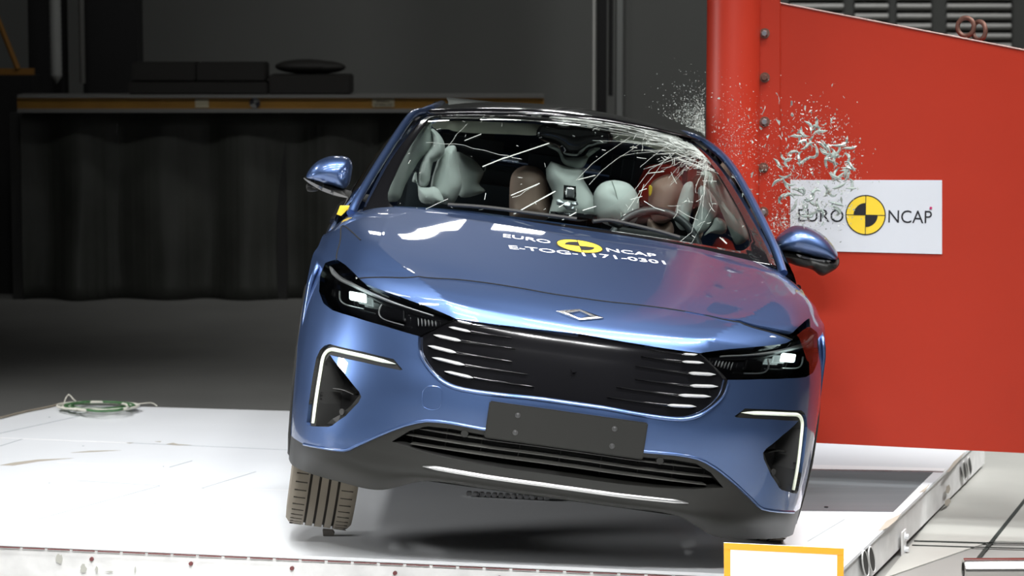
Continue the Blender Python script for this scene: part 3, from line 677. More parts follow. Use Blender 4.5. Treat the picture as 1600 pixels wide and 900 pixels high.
# ---- mirrors ----
ml = pillow('door_mirror', [(478, 276), (484, 264), (496, 252), (512, 245), (530, 243.5), (545, 247), (550.5, 258), (549, 275), (545, 288), (537, 296), (520, 291), (500, 285), (484, 280)], 1.62, .085, .05, PAINT, n=22)
pillow('mirror_base', [(475, 277), (484, 279), (510, 287), (540, 296), (561, 302), (584, 306), (578, 318), (560, 312), (535, 309), (515, 303), (495, 291), (479, 284)], 1.62, .05, .05, PLAST, ml)
pillow('indicator_strip', [(474, 278), (484, 283), (505, 293), (528, 302), (545, 309), (530, 307), (505, 299), (484, 287)], 1.57, .02, .02, SATIN, ml)
pillow('mirror_foot_lens', [(479, 288), (494, 291), (497, 298), (481, 299)], 1.64, .01, .02, PLAST, ml)
mr = pillow('door_mirror', [(1212, 380), (1214, 371), (1226, 360), (1240, 353), (1258, 353.5), (1280, 363), (1296, 376), (1307, 392), (1309, 404), (1300, 408), (1290, 406), (1268, 401), (1240, 395), (1214, 390)], 1.62, .09, .05, PAINT, n=22)
pillow('mirror_base', [(1196, 385), (1213, 388), (1240, 393), (1268, 399), (1292, 404), (1309, 401), (1310, 416), (1293, 428), (1282, 430.5), (1268, 421), (1244, 415), (1221, 406), (1200, 400)], 1.62, .06, .05, PLAST, mr)
pillow('indicator_strip', [(1245, 397), (1275, 405), (1297, 407), (1293, 410), (1275, 409), (1255, 405)], 1.575, .02, .02, SATIN, mr)
pillow('door_sticker', [(531.5, 321), (545.5, 321), (547, 323), (533, 337.5), (526, 335)], 1.20, .001, .002, YELLOW, None, rnd=False, smooth=False)
# ---- wipers ----
for P in ([(925, 352), (950, 350), (985, 357), (1030, 368), (1060, 377)], [(700, 326), (760, 330), (830, 339), (900, 348)]):
    q = [wpx(*p) for p in P]; bm = bmesh.new(); tube(bm, [Vector(WS(a[0], max(a[1], .02), .018)) for a in catmull(q, 5)], .007, 8); bm_obj('wiper', bm, PLASTM, car, True)
pillow('wiper_pivot', [(950, 341), (962, 342), (973, 350), (968, 357), (952, 351)], 1.14, .02, .02, PLAST)

# ---- cabin ----
bm = bmesh.new(); box(bm, (0, 1.45, .90), (1.44, .55, .13), bev=.04); dash = bm_obj('dashboard', bm, mat('dash_soft_black', (.012, .013, .013), .7), car, True)
bm = bmesh.new(); box(bm, (0.36, 1.62, .985), (.34, .16, .05), bev=.02); bm_obj('instrument_hood', bm, MATS['dash_soft_black'], dash, True)
bm = bmesh.new(); c = Vector((.375, 1.75, .915)); rm = Matrix.Rotation(R(-22), 3, 'X')
tube(bm, [c+rm @ Vector((.182*math.cos(t), 0, .182*math.sin(t))) for t in np.linspace(0, 2*PI, 48, endpoint=False)], .0165, 12, True); sw = bm_obj('steering_wheel', bm, mat('wheel_leather', (.035, .038, .04), .4), car, True)
for a in (R(200), R(-20), R(270)):
    bm = bmesh.new(); tube(bm, [c, c+rm @ Vector((.175*math.cos(a), 0, .175*math.sin(a)))], .016, 10); bm_obj('wheel_spoke', bm, MATS['wheel_leather'], sw, True)
bm = bmesh.new(); lathe(bm, [(0, -.03), (.05, -.028), (.07, -.01), (.07, .02), (0, .03)], rm @ Vector((0, 1, 0)), c, 32); bm_obj('wheel_hub', bm, MATS['wheel_leather'], sw, True)
for X in (-.37, .40):
    bm = bmesh.new(); box(bm, (X, 2.55, .80), (.50, .16, .62), Matrix.Rotation(R(-8), 3, 'X') if False else None, bev=.06); s_ = bm_obj('front_seat', bm, LEATHER, car, True)
    bm = bmesh.new(); box(bm, (X, 2.62, 1.19), (.26, .12, .17), bev=.045); bm_obj('headrest', bm, LEATHER, s_, True)
bm = bmesh.new(); box(bm, (0, 3.5, .78), (1.3, .2, .6), bev=.06); rs = bm_obj('rear_bench', bm, LEATHER, car, True)
for X in (-.38, 0, .38):
    bm = bmesh.new(); box(bm, (X, 3.55, 1.13), (.26, .12, .14), bev=.045); bm_obj('headrest', bm, LEATHER, rs, True)
loft('headliner', [[(x, y, z-.03*x*x*2) for x in np.linspace(-.50, .46, 9)] for y, z in ((2.20, 1.372), (2.6, 1.385), (3.3, 1.375))], mat('headliner_grey', (.10, .11, .10), .9))
pillow('sun_visor', [(676, 193), (700, 189), (760, 190), (840, 194), (848, 199), (838, 211), (800, 210), (740, 208), (710, 205), (700, 202), (680, 201)], 2.10, .012, .02, VISOR)
pillow('sun_visor', [(950, 206), (962, 201), (1000, 201), (1050, 207), (1078, 214), (1098, 232), (1072, 244), (1040, 238), (1000, 226), (962, 219), (951, 214)], 2.08, .012, .02, VISOR)
pillow('roof_console', [(850, 194), (838, 212), (858, 224), (873, 229), (881, 240), (898, 244), (912, 240), (922, 231), (955, 222), (950, 203), (900, 196)], 2.02, .02, .05, BLACKG)
pillow('interior_mirror', [(855, 224), (872, 227), (880, 243), (897, 246), (914, 243), (922, 233), (938, 231), (930, 238), (920, 246), (911, 261), (892, 261), (879, 254), (872, 238), (856, 229)], 2.10, .02, .03, AIRBAG2)
# airbags, front passenger side
pillow('curtain_airbag', [(674, 186), (648, 196), (630, 220), (611, 250), (595, 278), (590, 298), (598, 312), (622, 314), (633, 290), (645, 268), (658, 247), (671, 236), (676, 222), (673, 205)], 1.98, .03, .03, AIRBAG2, n=20)
pillow('side_airbag', [(698, 230), (711, 228), (714, 240), (717, 260), (721, 280), (720, 296), (708, 318), (690, 318), (672, 314), (674, 284), (680, 262), (686, 246)], 2.05, .10, .08, AIRBAG, n=22)
pillow('side_airbag', [(664, 243), (676, 224), (673, 203), (678, 202), (689, 213), (695, 227), (693, 242), (683, 251), (676, 256), (671, 284), (664, 292), (654, 290), (655, 265)], 1.98, .05, .04, AIRBAG, n=22, jag=.006)
pillow('side_airbag', [(644, 283), (650, 268), (654, 290), (668, 293), (679, 292), (688, 300), (692, 318), (658, 316), (652, 288)], 1.92, .05, .04, AIRBAG, n=20)
pillow('side_airbag', [(712, 239), (730, 244), (745, 254), (757, 268), (759, 260), (754, 275), (749, 288), (757, 300), (720, 308), (716, 280)], 2.25, .04, .04, AIRBAG2, n=18)
pillow('centre_airbag', [(861, 252), (880, 259), (911, 266), (912, 281), (926, 304), (946, 340), (905, 346), (856, 340), (864, 310), (862, 297), (854, 280), (853, 264)], 2.1, .06, .06, AIRBAG, n=20, rnd=False)
pillow('driver_airbag', [(927, 310), (931, 296), (941, 286), (955, 282), (971, 283), (985, 289), (995, 302), (999, 322), (994, 345), (975, 356), (945, 350), (930, 335)], 2.0, .10, .08, AIRBAG, n=22)
bm = bmesh.new(); tube(bm, [incar(x, y, 1.905) for x, y in catmull([(956, 283), (962, 300), (967, 320), (972, 345)], 5)], .0025, 6); bm_obj('airbag_seam', bm, AIRBAG2, car, True)
for n_, P in enumerate(([(1064, 300), (1072, 286), (1083, 286), (1084, 311), (1079, 335), (1074, 357), (1062, 358), (1054, 340)], [(1091, 296), (1100, 290), (1110, 300), (1122, 320), (1112, 350), (1094, 366), (1074, 370), (1086, 343), (1092, 320)], [(1118, 340), (1132, 345), (1136, 358), (1128, 366), (1110, 364), (1100, 368), (1112, 352)])):
    pillow('side_airbag', P, 1.86-.03*n_, .05, .05, AIRBAG, n=20)
pillow('curtain_airbag', [(1112, 264), (1128, 268), (1146, 290), (1163, 320), (1173, 345), (1174, 362), (1165, 377), (1152, 380), (1140, 350), (1128, 318), (1114, 285)], 1.74, .03, .03, mat('airbag_red_reflection', (.62, .52, .48), .8), n=20)  # red reflection is put into this bag's fabric colour
pillow('airbag_tether', [(1095, 270), (1110, 269), (1119, 290), (1134, 322), (1170, 364), (1164, 377), (1150, 382), (1140, 362), (1120, 315), (1100, 285)], 1.70, .02, .02, mat('tether_grey_green', (.36, .42, .38), .7), n=20)

for o in car.children:
    if o.name.split('.')[0] in ('body_side', 'side_window', 'belt_moulding', 'rear_window', 'roof_panel', 'roof_rail', 'tail_panel', 'door_gap', 'door_handle', 'door_pillar', 'arch_trim', 'arch_liner'):
        for v in o.data.vertices:
            k = min(1, max(0, (v.co.z-.98)/.25)); v.co.x += (1-k)*.048*max(0, v.co.y-1.25)+k*.05*max(0, v.co.y-2.25)
# ================= WHEELS (parts of the car) =================
def wheel(X, Y, Z, camber=0, toe=0):
    M = Matrix.Translation((X, Y, Z)) @ Matrix.Rotation(toe, 4, 'Z') @ Matrix.Rotation(camber, 4, 'Y')
    w_ = .118; Ro_ = .338; prof = [(.235, -.10), (.25, -.112), (.29, -.120), (.318, -.118), (.332, -.106), (Ro_, -.09)]
    for gx in (-.05, -.017, .017, .05): prof += [(Ro_, gx-.0045), (Ro_-.009, gx-.004), (Ro_-.009, gx+.004), (Ro_, gx+.0045)]
    prof += [(Ro_, .09), (.332, .106), (.318, .118), (.29, .120), (.25, .112), (.235, .10)]
    bm = bmesh.new(); lathe(bm, prof, (1, 0, 0), (0, 0, 0), 72)
    for k in range(60):      # sipes on the two shoulder ribs
        a = k*2*PI/60
        for s in (-1, 1):
            v = box(bm, (s*.082, 0, Ro_-.0002), (.042, .0035, .002))
            for q in v: q.co = Matrix.Rotation(a+s*.02, 3, 'X') @ q.co
    bmesh.ops.recalc_face_normals(bm, faces=bm.faces); me = bpy.data.meshes.new('tyre'); bm.to_mesh(me); bm.free()
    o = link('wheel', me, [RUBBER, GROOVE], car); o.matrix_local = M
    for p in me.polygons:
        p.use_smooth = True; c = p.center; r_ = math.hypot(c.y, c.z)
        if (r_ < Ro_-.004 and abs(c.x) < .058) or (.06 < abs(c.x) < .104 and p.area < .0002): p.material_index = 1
    me.set_sharp_from_angle(angle=R(35))
    bm = bmesh.new(); sg = 1 if X > 0 else -1; lathe(bm, [(.235, -.10*sg), (.20, -.09*sg), (.20, .02*sg), (.215, .10*sg), (.235, .105*sg)], (1, 0, 0), (0, 0, 0), 48)
    lathe(bm, [(0, .07*sg), (.04, .07*sg), (.06, .05*sg), (0, .03*sg)], (1, 0, 0), (0, 0, 0), 24)
    for k in range(5):
        a = k*2*PI/5; tube(bm, [Vector((.055*sg, .03*math.cos(a), .03*math.sin(a))), Vector((.085*sg, .215*math.cos(a), .215*math.sin(a)))], .018, 8)
    bm_obj('rim', bm, SATIN, o, True)
wheel(-.775, .94, .165, R(0), R(2)); wheel(.798, .95, .336, R(0), R(2)); wheel(-.80, 3.84, .20); wheel(.80, 3.84, .362)

# ================= CRASH TROLLEY =================
DECK = mat('trolley_white_deck', (0.80, 0.82, 0.84), 0.45, noise=0.9, nscale=1.6, dark=0.86, bump=0.02)
SIDEM = mat('trolley_white_side', (0.78, 0.78, 0.77), 0.5, noise=0.5, nscale=14, dark=0.82)
tr = empty('crash_trolley', (0, 2, 0)); tag(tr, 'low white platform trolley under the blue car', 'trolley')
def rel(o, par):
    o.parent = par; o.matrix_parent_inverse = Matrix.Translation(par.location).inverted(); return o
FLc = onz(-420, 829.5); FR = onz(1300, 903.5); BR = onz(1543, 674); BL = onz(100, 632); LL = onz(-420, 742)
poly = [FLc, FR, BR, BL, LL]
bm = bmesh.new(); prism(bm, [p+Vector((0, 0, 0)) for p in poly], Vector((0, 0, -.012))); rel(bm_obj('deck', bm, DECK), tr)
def inset(P, d):
    c = sum(P, Vector())/len(P); return [p+(c-p).normalized()*d for p in P]
bm = bmesh.new(); prism(bm, [p+Vector((0, 0, -.0125)) for p in inset(poly, .012)], Vector((0, 0, -.135))); rel(bm_obj('frame', bm, SIDEM), tr)
fd = (FR-FLc).normalized(); fn = Vector((fd.y, -fd.x, 0)); Lf = (FR-FLc).length
REDL = mat('seam_red_brown', (.16, .05, .05), .7)
k = 0; x = .1
while x < Lf-.12:
    bm = bmesh.new(); c = FLc+fd*x; prism(bm, [c+fn*.003+Vector((0, 0, -.014)), c+fd*.084+fn*.003+Vector((0, 0, -.014)), c+fd*.084+fn*.003+Vector((0, 0, -.018)), c+fn*.003+Vector((0, 0, -.018))], fn*.002)
    rel(bm_obj('seam_strip', bm, REDL), tr); x += .0955
for px in (143, 298, 456, 617, 780):
    c = on_plane(px, 866.5+px*.0463+.5, FLc, fn); bm = bmesh.new(); cyl(bm, c-fn*.006, c+fn*.003, .0072, 16); rel(bm_obj('bolt_hole', bm, REDL), tr)
SCUFF = mat('scuff_grey', (.42, .42, .38), .8)
for px, py, sx, sy in ((93, 872, 8, 10), (131, 888, 7, 9), (152, 889, 3, 6), (172, 893, 8, 2), (212, 890, 2, 6)):
    P = [on_plane(px+sx*math.cos(t)*rng.uniform(.5, 1), py+sy*math.sin(t)*rng.uniform(.5, 1), FLc, fn)+fn*.004 for t in np.linspace(0, 2*PI, 11)[:-1]]
    bm = bmesh.new(); prism(bm, P, fn*.0006); rel(bm_obj('paint_chip', bm, SCUFF), tr)
# seams and stains on the deck
def deckstrip(a, b, w_, m, name, z=.0004):
    A, B_ = onz(*a, z), onz(*b, z); s = (B_-A).cross(Vector((0, 0, 1))).normalized()*w_; bm = bmesh.new(); prism(bm, [A-s, A+s, B_+s, B_-s], (0, 0, .0006)); rel(bm_obj(name, bm, m), tr)
SEAM = mat('deck_seam_grey', (.42, .46, .48), .7); SEAML = mat('deck_seam_white', (.9, .9, .9), .5); STAIN = mat('deck_stain_brown', (.40, .36, .30), .8)
for a, b, m_, w_ in (((60, 811), (250, 759), SEAM, .002), ((315, 763), (400, 737), SEAM, .002), ((0, 677), (125, 650), SEAM, .003), ((0, 697), (35, 686), SEAM, .003), ((10, 747), (120, 751), SEAML, .008), ((120, 751), (320, 763), SEAM, .002), ((320, 763), (452, 766), SEAML, .004), ((0, 684), (200, 692), SEAML, .008), ((200, 692), (450, 703), SEAM, .003), ((90, 722), (255, 729), SEAML, .006), ((250, 759), (315, 763), SEAML, .003), ((1262, 846), (1320, 811), SEAM, .003), ((265, 730), (300, 720), SEAM, .003), ((1290, 893), (1345, 858), SEAM, .004)):
    deckstrip(a, b, w_, m_, 'deck_seam')
for P in ([(110, 707.5), (140, 704.5), (190, 703.5), (150, 706)], [(0, 727), (20, 723), (60, 718), (115, 716), (60, 721), (20, 727.5)], [(195, 692), (208, 691.7), (204, 693)], [(258, 694.5), (270, 692), (278, 694), (300, 695.6), (280, 696)], [(242, 690), (252, 689.6), (250, 691)]):
    bm = bmesh.new(); prism(bm, [onz(*p, .0004) for p in P], (0, 0, .0006)); rel(bm_obj('deck_stain', bm, STAIN), tr)
for p in ((130, 697), (77, 652), (77, 755), (222, 799), (344, 788), (344, 796), (97, 816), (242, 787), (255, 729)):
    c = onz(*p); bm = bmesh.new(); cyl(bm, c, c+Vector((0, 0, .0012)), .005, 10); rel(bm_obj('rivet', bm, SEAM), tr)
# grey inset plate at the right
bm = bmesh.new(); prism(bm, [onz(*p, .0006) for p in ((1080, 732), (1458, 738), (1396, 800), (1040, 796))], (0, 0, .002)); rel(bm_obj('inset_plate', bm, mat('inset_grey', (.17, .18, .19), .25, noise=.9, nscale=3, dark=.75, stretch=(.3, 4, 1))), tr)
bm = bmesh.new(); prism(bm, [onz(*p, .0006) for p in ((1080, 723), (1478, 734), (1474, 738), (1080, 732))], (0, 0, .006)); rel(bm_obj('plate_edge', bm, SEAML), tr)
bm = bmesh.new(); c = onz(1291, 794); cyl(bm, c+Vector((0, 0, .003)), c+Vector((0, 0, .006)), .008, 16); rel(bm_obj('bolt', bm, INK), tr)
# right-hand side: slots, plates and bolts
sd = (BR-FR).normalized(); sn = Vector((sd.y, -sd.x, 0))
def onside(px, py): return on_plane(px, py, FR, sn)+sn*.002
for cx, cy, rx, ry in ((1351, 880, 4.5, 20), (1361, 874, 4.5, 20), (1506, 735, 2.6, 14), (1514, 728, 2.6, 14)):
    P = [onside(cx+rx*math.cos(t)+(-ry*math.sin(t)*.12), cy-ry*math.sin(t)) for t in np.linspace(0, 2*PI, 21)[:-1]]; bm = bmesh.new(); prism(bm, P, sn*.001); s0 = rel(bm_obj('slot', bm, MATS['matt_black_plastic']), tr)
    bm = bmesh.new(); tube(bm, [p+sn*.001 for p in P], .003, 6, True); rel(bm_obj('slot_lip', bm, SIDEM), tr)
for cx, cy in ((1411, 838), (1411, 858)):
    c = onside(cx, cy); bm = bmesh.new(); cyl(bm, c, c+sn*.02, .011, 6); cyl(bm, c, c+sn*.008, .018, 20); rel(bm_obj('bolt', bm, DECK), tr)
bm = bmesh.new(); prism(bm, [onside(*p) for p in ((1407, 832), (1413, 826), (1413, 868), (1407, 872))], sn*.006); rel(bm_obj('bolt_plate', bm, SIDEM), tr)
for P in ([(1478, 760), (1482, 757), (1484, 764), (1481, 771), (1477, 770)], [(1476, 782), (1482, 778), (1485, 784), (1479, 791), (1475, 788)]):
    bm = bmesh.new(); prism(bm, [onside(*p) for p in P], sn*.001); rel(bm_obj('rust_mark', bm, STAIN), tr)
for P in ([(1372, 830), (1385, 814), (1408, 803), (1402, 812), (1388, 824), (1380, 828)], [(1478, 739), (1490, 722), (1508, 706), (1500, 718), (1484, 737)], [(1436, 770), (1452, 757), (1445, 768)]):
    bm = bmesh.new(); prism(bm, [onz(*p, .0004) for p in P], (0, 0, .001)); rel(bm_obj('worn_edge', bm, STAIN), tr)

# ================= RED BARRIER =================
PY = 2.12; pc = ony(1144, 300, PY); PR = .108
th = R(-13); pe_ = Vector((math.cos(th), math.sin(th), 0)); pn = Vector((pe_.y, -pe_.x, 0)); p0 = Vector((pc.x, PY+.03, 0))
br = empty('impact_barrier', (pc.x, PY, 0)); tag(br, 'red steel pole barrier with bolted flange and large red side plate', 'barrier')
def onp(px, py, off=0): return on_plane(px, py, p0+pn*off, pn)
bm = bmesh.new(); cyl(bm, (pc.x, PY, .012), (pc.x, PY, 4.4), PR, 64); rel(bm_obj('pole', bm, mat('pole_red_gloss', (.46, .035, .016), .42, noise=.8, nscale=3, dark=.9), None, True, 60), br)
def plate(P, t, m, name, off=0, bev=0):
    bm = bmesh.new(); prism(bm, [onp(x, y, off) for x, y in P], -pn*t)
    if bev: bmesh.ops.bevel(bm, geom=bm.edges[:], offset=bev, segments=2, affect='EDGES')
    return rel(bm_obj(name, bm, m), br)
plate([(1218, 4), (1700, 97), (1700, 713), (1284, 692.5), (1150, 686), (1218, 400)], .05, RED, 'side_plate')
plate([(1186, -420), (1218, -420), (1218, 694), (1186, 690)], .03, RED, 'flange', .022)
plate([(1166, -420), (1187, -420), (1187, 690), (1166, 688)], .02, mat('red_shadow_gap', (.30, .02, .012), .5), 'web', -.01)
bm = bmesh.new(); tube(bm, [onp(1218.5, y, .006)+Vector((rng.normal(0, .0008), 0, 0)) for y in range(4, 690, 12)], .004, 8); rel(bm_obj('weld_seam', bm, RED, None, True), br)
bm = bmesh.new(); tube(bm, [onp(1184.5, y, .018) for y in (-420, 690)], .004, 8); rel(bm_obj('weld_seam', bm, mat('weld_dark', (.10, .02, .015), .6), None, True), br)
bm = bmesh.new(); tube(bm, [onp(1219, 4.5, .002), onp(1699, 97, .002)], .003, 6); rel(bm_obj('cut_edge', bm, mat('edge_pale', (.55, .38, .34), .5)), br)
for (x, y, m_) in ((1195, 52, STEEL), (1195, 121, RUST), (1195, 190, STEEL), (1193, 262, RUST), (1193, 331, STEEL)):
    c = onp(x, y, .022); bm = bmesh.new(); cyl(bm, c, c+pn*.004, .0205, 28); w0 = rel(bm_obj('washer', bm, RUST), br)
    bm = bmesh.new(); lathe(bm, [(0, .016), (.011, .016), (.0135, .013), (.0135, .0)], pn, c+pn*.004, 6); rel(bm_obj('bolt', bm, m_), br)
for x, y, tw in ((1509, 42, 1.25), (1530, 48, -.5)):
    c = onp(x, y, -.035); ax = (pe_*math.cos(tw)+pn*math.sin(tw)) if tw < 0 else pe_
    a2 = pe_*(.95 if tw > 0 else .75)+pn*(.2 if tw > 0 else .6); a2.normalize()
    bm = bmesh.new(); tube(bm, [c+a2*.033*math.cos(t)+Vector((0, 0, .036*math.sin(t))) for t in np.linspace(0, 2*PI, 32, endpoint=False)], .0095, 10, True); cyl(bm, c-Vector((0, 0, .066)), c-Vector((0, 0, .040)), .018, 16, .012)
    rel(bm_obj('lifting_eye', bm, RUST, None, True), br)
# sign on the red plate
q = [onp(*p, .001) for p in ((1235, 281), (1472, 281.5), (1472, 397), (1235, 391))]
sb = empty('test_sign', q[3]); tag(sb, 'white rectangular sign with yellow and black roundel on the red plate', 'sign')
bm = bmesh.new(); prism(bm, q, pn*.003); rel(bm_obj('sign_board', bm, mat('sign_white', (.62, .645, .69), .35)), sb)
ex = pe_; ey = Vector((0, 0, 1)); sc_ = (onp(1472, 340)-onp(1235, 340)).length/237
def sgn_text(txt, x0, x1, yb, yt):
    a = onp(x0, yb, .005); vs, fs = text_mesh(txt, 1, 'LEFT'); xs = [v.x for v in vs]; ys_ = [v.y for v in vs]; W_ = (onp(x1, yb, .005)-a).length; H_ = abs(yb-yt)*sc_
    P = [a+ex*((v.x-min(xs))/(max(xs)-min(xs))*W_)+ey*((v.y-min(ys_))/(max(ys_)-min(ys_))*H_) for v in vs]; rel(mesh('lettering', P, fs, INK), sb)
sgn_text('EURO', 1247, 1318, 346, 326); sgn_text('NCAP', 1388, 1456, 348, 328)
c = onp(1352.5, 336, .005); r_ = 31*sc_
def sfan(name, r0, r1, a0, a1, m, off, k=48):
    v, f = fan(r0, r1, a0, a1, k); rel(mesh(name, [c+pn*off+ex*x+ey*y for x, y in v], f, m), sb)
sfan('roundel', .0001, r_, 0, 2*PI, YELLOW, 0); sfan('roundel_ring', r_*.965, r_*1.02, 0, 2*PI, INK, .0006)
for a0 in (PI/2, 1.5*PI): sfan('roundel_quadrant', .0001, r_*.61, a0, a0+PI/2, INK, .0008, 20)
for d in (0, 1):
    h_ = .0014; v = [(-r_, -h_), (r_, -h_), (r_, h_), (-r_, h_)]; v = v if d else [(b, a) for a, b in v][::-1]
    rel(mesh('roundel_line', [c+pn*.001+ex*x+ey*y for x, y in v], [(0, 1, 2, 3)], INK), sb)
bm = bmesh.new(); cc_ = onp(1454.5, 325, .004); cyl(bm, cc_, cc_+pn*.003, .0055, 14); rel(bm_obj('magenta_dot', bm, mat('magenta', (.45, .02, .12), .5)), sb)

# ================= GLASS FRAGMENTS =================
def frag_mesh(k, L_):
    n = rng.integers(4, 7); a = np.sort(rng.uniform(0, 2*PI, n)); e = rng.uniform(.25, 1) ; P = [Vector((math.cos(t)*L_, math.sin(t)*L_*e, rng.normal(0, .1)*L_)) for t in a]
    bm = bmesh.new()
    try: prism(bm, P, Vector((0, 0, max(.0025, L_*.25))))
    except Exception: pass
    bmesh.ops.recalc_face_normals(bm, faces=bm.faces); me = bpy.data.meshes.new('glass_fragment'); bm.to_mesh(me); bm.free(); me.materials.append(SHARD); return me
protos = [frag_mesh(k, 1.0) for k in range(14)]
def put_frag(px, py, y, s, grp, lab, e=1.0):
    me = protos[rng.integers(0, len(protos))]; o = bpy.data.objects.new('glass_fragment', me); C.objects.link(o)
    o.location = ony(px, py, y); o.rotation_euler = tuple(rng.uniform(0, 2*PI, 3)); o.scale = (s, s*e, s*.6); tag(o, lab, 'glass fragment', grp)
GA = 'glass fragments flying before the red plate'; LA = 'small clear glass fragment flying in front of the red pole and plate'
cnt = 0
while cnt < 185:
    if rng.random() < .62:
        t = rng.uniform(0, 2*PI); rr_ = rng.normal(1, .28); px = 1282+42*rr_*math.cos(t); py = 268+72*rr_*math.sin(t)
    else: px = rng.normal(1215, 38); py = rng.normal(250, 55)
    if px < 1118+max(0, (py-220))*.42 or px > 1336 or py < 130 or py > 385: continue
    put_frag(px, py, rng.uniform(1.45, 1.95), rng.uniform(.004, .012)*(1 if rng.random() < .8 else 1.8), GA, LA, rng.uniform(.3, 1)); cnt += 1
while cnt < 285:
    px = 1110+abs(rng.normal(0, 55)); py = rng.uniform(150, 400)
    if px < 1112+max(0, (py-215))*.46: continue
    put_frag(px, py, rng.uniform(1.4, 1.95), rng.uniform(.0025, .0065), GA, LA); cnt += 1
GB = 'curled strips of shattered window glass'; LB = 'long curled strip of shattered window glass near the sign'
for k in range(64):
    t = rng.uniform(0, 2*PI); px = 1275+50*math.cos(t)*rng.uniform(.5, 1.1); py = 275+66*math.sin(t)*rng.uniform(.5, 1.1); y = rng.uniform(1.5, 1.9)
    a = rng.uniform(0, 2*PI); P = []; x, yy = px, py; cu = rng.normal(0, .35)
    for j in range(6): P.append(ony(x, yy, y+rng.normal(0, .004))); x += 5.0*math.cos(a); yy += 5.0*math.sin(a); a += cu+rng.normal(0, .3)
    bm = bmesh.new(); tube(bm, P, .004, 5, rr=[.001, .004, .006, .0065, .005, .001]); o = bm_obj('glass_strip', bm, SHARD); tag(o, LB, 'glass fragment', GB)
# dust too fine to count
bm = bmesh.new()
def tet(p, s):
    v = [bm.verts.new(p+Vector(tuple(rng.normal(0, s, 3)))) for _ in range(4)]
    for f in ((0, 1, 2), (0, 2, 3), (0, 3, 1), (1, 3, 2)): bm.faces.new([v[i] for i in f])
for k in range(3800):
    r_ = rng.random()
    if r_ < .50:
        d_ = abs(rng.normal(0, 38)); th_ = rng.uniform(R(88), R(160)); px = 1100+d_*math.cos(th_); py = 208-d_*math.sin(th_); s = .0016
    elif r_ < .72: px = rng.normal(1150, 26); py = rng.normal(215, 40); s = .0014
    else: px = rng.normal(1240, 45); py = rng.normal(290, 65); s = .0016
    if px > 1102 and (px < 1112+max(0, (py-205))*.46): continue
    if px <= 1112 and py > 183+(px-1040)*.45: continue
    if py > 400: continue
    tet(ony(px, py, rng.uniform(1.85, 2.0)), s*rng.uniform(.4, 1.4))
for k in range(1100):
    d_ = abs(rng.normal(0, 15)); th_ = rng.uniform(R(85), R(150)); px = 1101+d_*math.cos(th_); py = 212-d_*math.sin(th_)*1.6
    if px < 1101: tet(ony(px, py, rng.uniform(1.9, 2.05)), .0013)
for k in range(900):
    t_ = rng.uniform(0, 2*PI); q_ = rng.normal(1, .33); tet(ony(1280+44*q_*math.cos(t_), 268+74*q_*math.sin(t_), rng.uniform(1.5, 1.95)), .0026*rng.uniform(.4, 1.5))
for k in range(500):
    px = rng.uniform(1205, 1262); py = rng.normal(348, 14)
    tet(ony(px, py, rng.uniform(1.7, 2.0)), .0022)
tag(bm_obj('glass_dust', bm, CRACK), 'fine glass dust spraying from the broken side window', 'glass dust', None, 'stuff')
# ================= THINGS ON AND BEFORE THE TROLLEY =================
ob = empty('notice_board', (.9, -.02, ZF)); tag(ob, 'white board with an orange border standing in front of the trolley', 'board')
qa = [ony(*p, -.02) for p in ((1131, 848), (1318.5, 857), (1319, 1010), (1131, 1004))]; zb = ZF+.001
qa[2].z = zb; qa[3].z = zb; qa[3].x = qa[0].x+.006; qa[2].x = qa[1].x
bm = bmesh.new(); prism(bm, qa, (0, .006, 0)); rel(bm_obj('board', bm, mat('board_white', (.88, .88, .86), .5)), ob)
ORG = mat('orange_tape', (.95, .33, .02), .5); up = Vector((0, 0, -1)); w9 = .0215
for P in ([qa[0], qa[1], qa[1]+up*w9, qa[0]+up*w9], [qa[0]+up*w9, qa[0]+up*w9+Vector((w9, 0, 0)), Vector((qa[0].x+w9+.004, qa[3].y, zb)), qa[3]], [qa[1]+up*w9, qa[2], qa[2]-Vector((w9, 0, 0)), qa[1]+up*w9-Vector((w9, 0, 0))]):
    bm = bmesh.new(); prism(bm, [p+Vector((0, -.0005, 0)) for p in P], (0, -.002, 0)); rel(bm_obj('orange_border', bm, ORG), ob)
bm = bmesh.new(); box(bm, ((qa[0].x+qa[1].x)/2, .04, ZF+.02), (.3, .10, .036), bev=.004); rel(bm_obj('foot', bm, PLASTM), ob)
# cable coil
cb_ = []; 
def cable(name, P, r, m, lab, closed=False, z=.008):
    bm = bmesh.new(); tube(bm, [Vector(p) for p in catmull(P, 5, closed)], r, 6, closed); return bm_obj(name, bm, m, None, True)
root = empty('cable_coil', onz(150, 634)); tag(root, 'coil of green and white cable lying on the far left corner of the trolley', 'cable')
GREEN = mat('cable_green', (.06, .16, .06), .5); WHC = mat('cable_white', (.70, .68, .60), .5)
for j in range(10):
    cx, cy, rx, ry = 154+rng.normal(0, 3), 635+rng.normal(0, .8), 53+rng.normal(0, 5), 6.2+rng.normal(0, 1.1)
    P = [onz(cx+rx*math.cos(t)+rng.normal(0, 1), cy+ry*math.sin(t)+rng.normal(0, .35), .006+.003*j+abs(rng.normal(0, .004))) for t in np.linspace(0, 2*PI, 16)[:-1]]
    rel(cable('loop', P, .006, GREEN if j % 2 else WHC, '', True), root)
rel(cable('cable_tail', [onz(212, 632, .008), onz(228, 630, .012), onz(238, 630, .01), onz(245, 634, .008)], .0035, WHC, ''), root)
rel(cable('cable_tail', [onz(100, 631, .01), onz(103, 622, .03), onz(108, 617, .045), onz(115, 624, .03), onz(122, 630, .01)], .0035, WHC, ''), root)
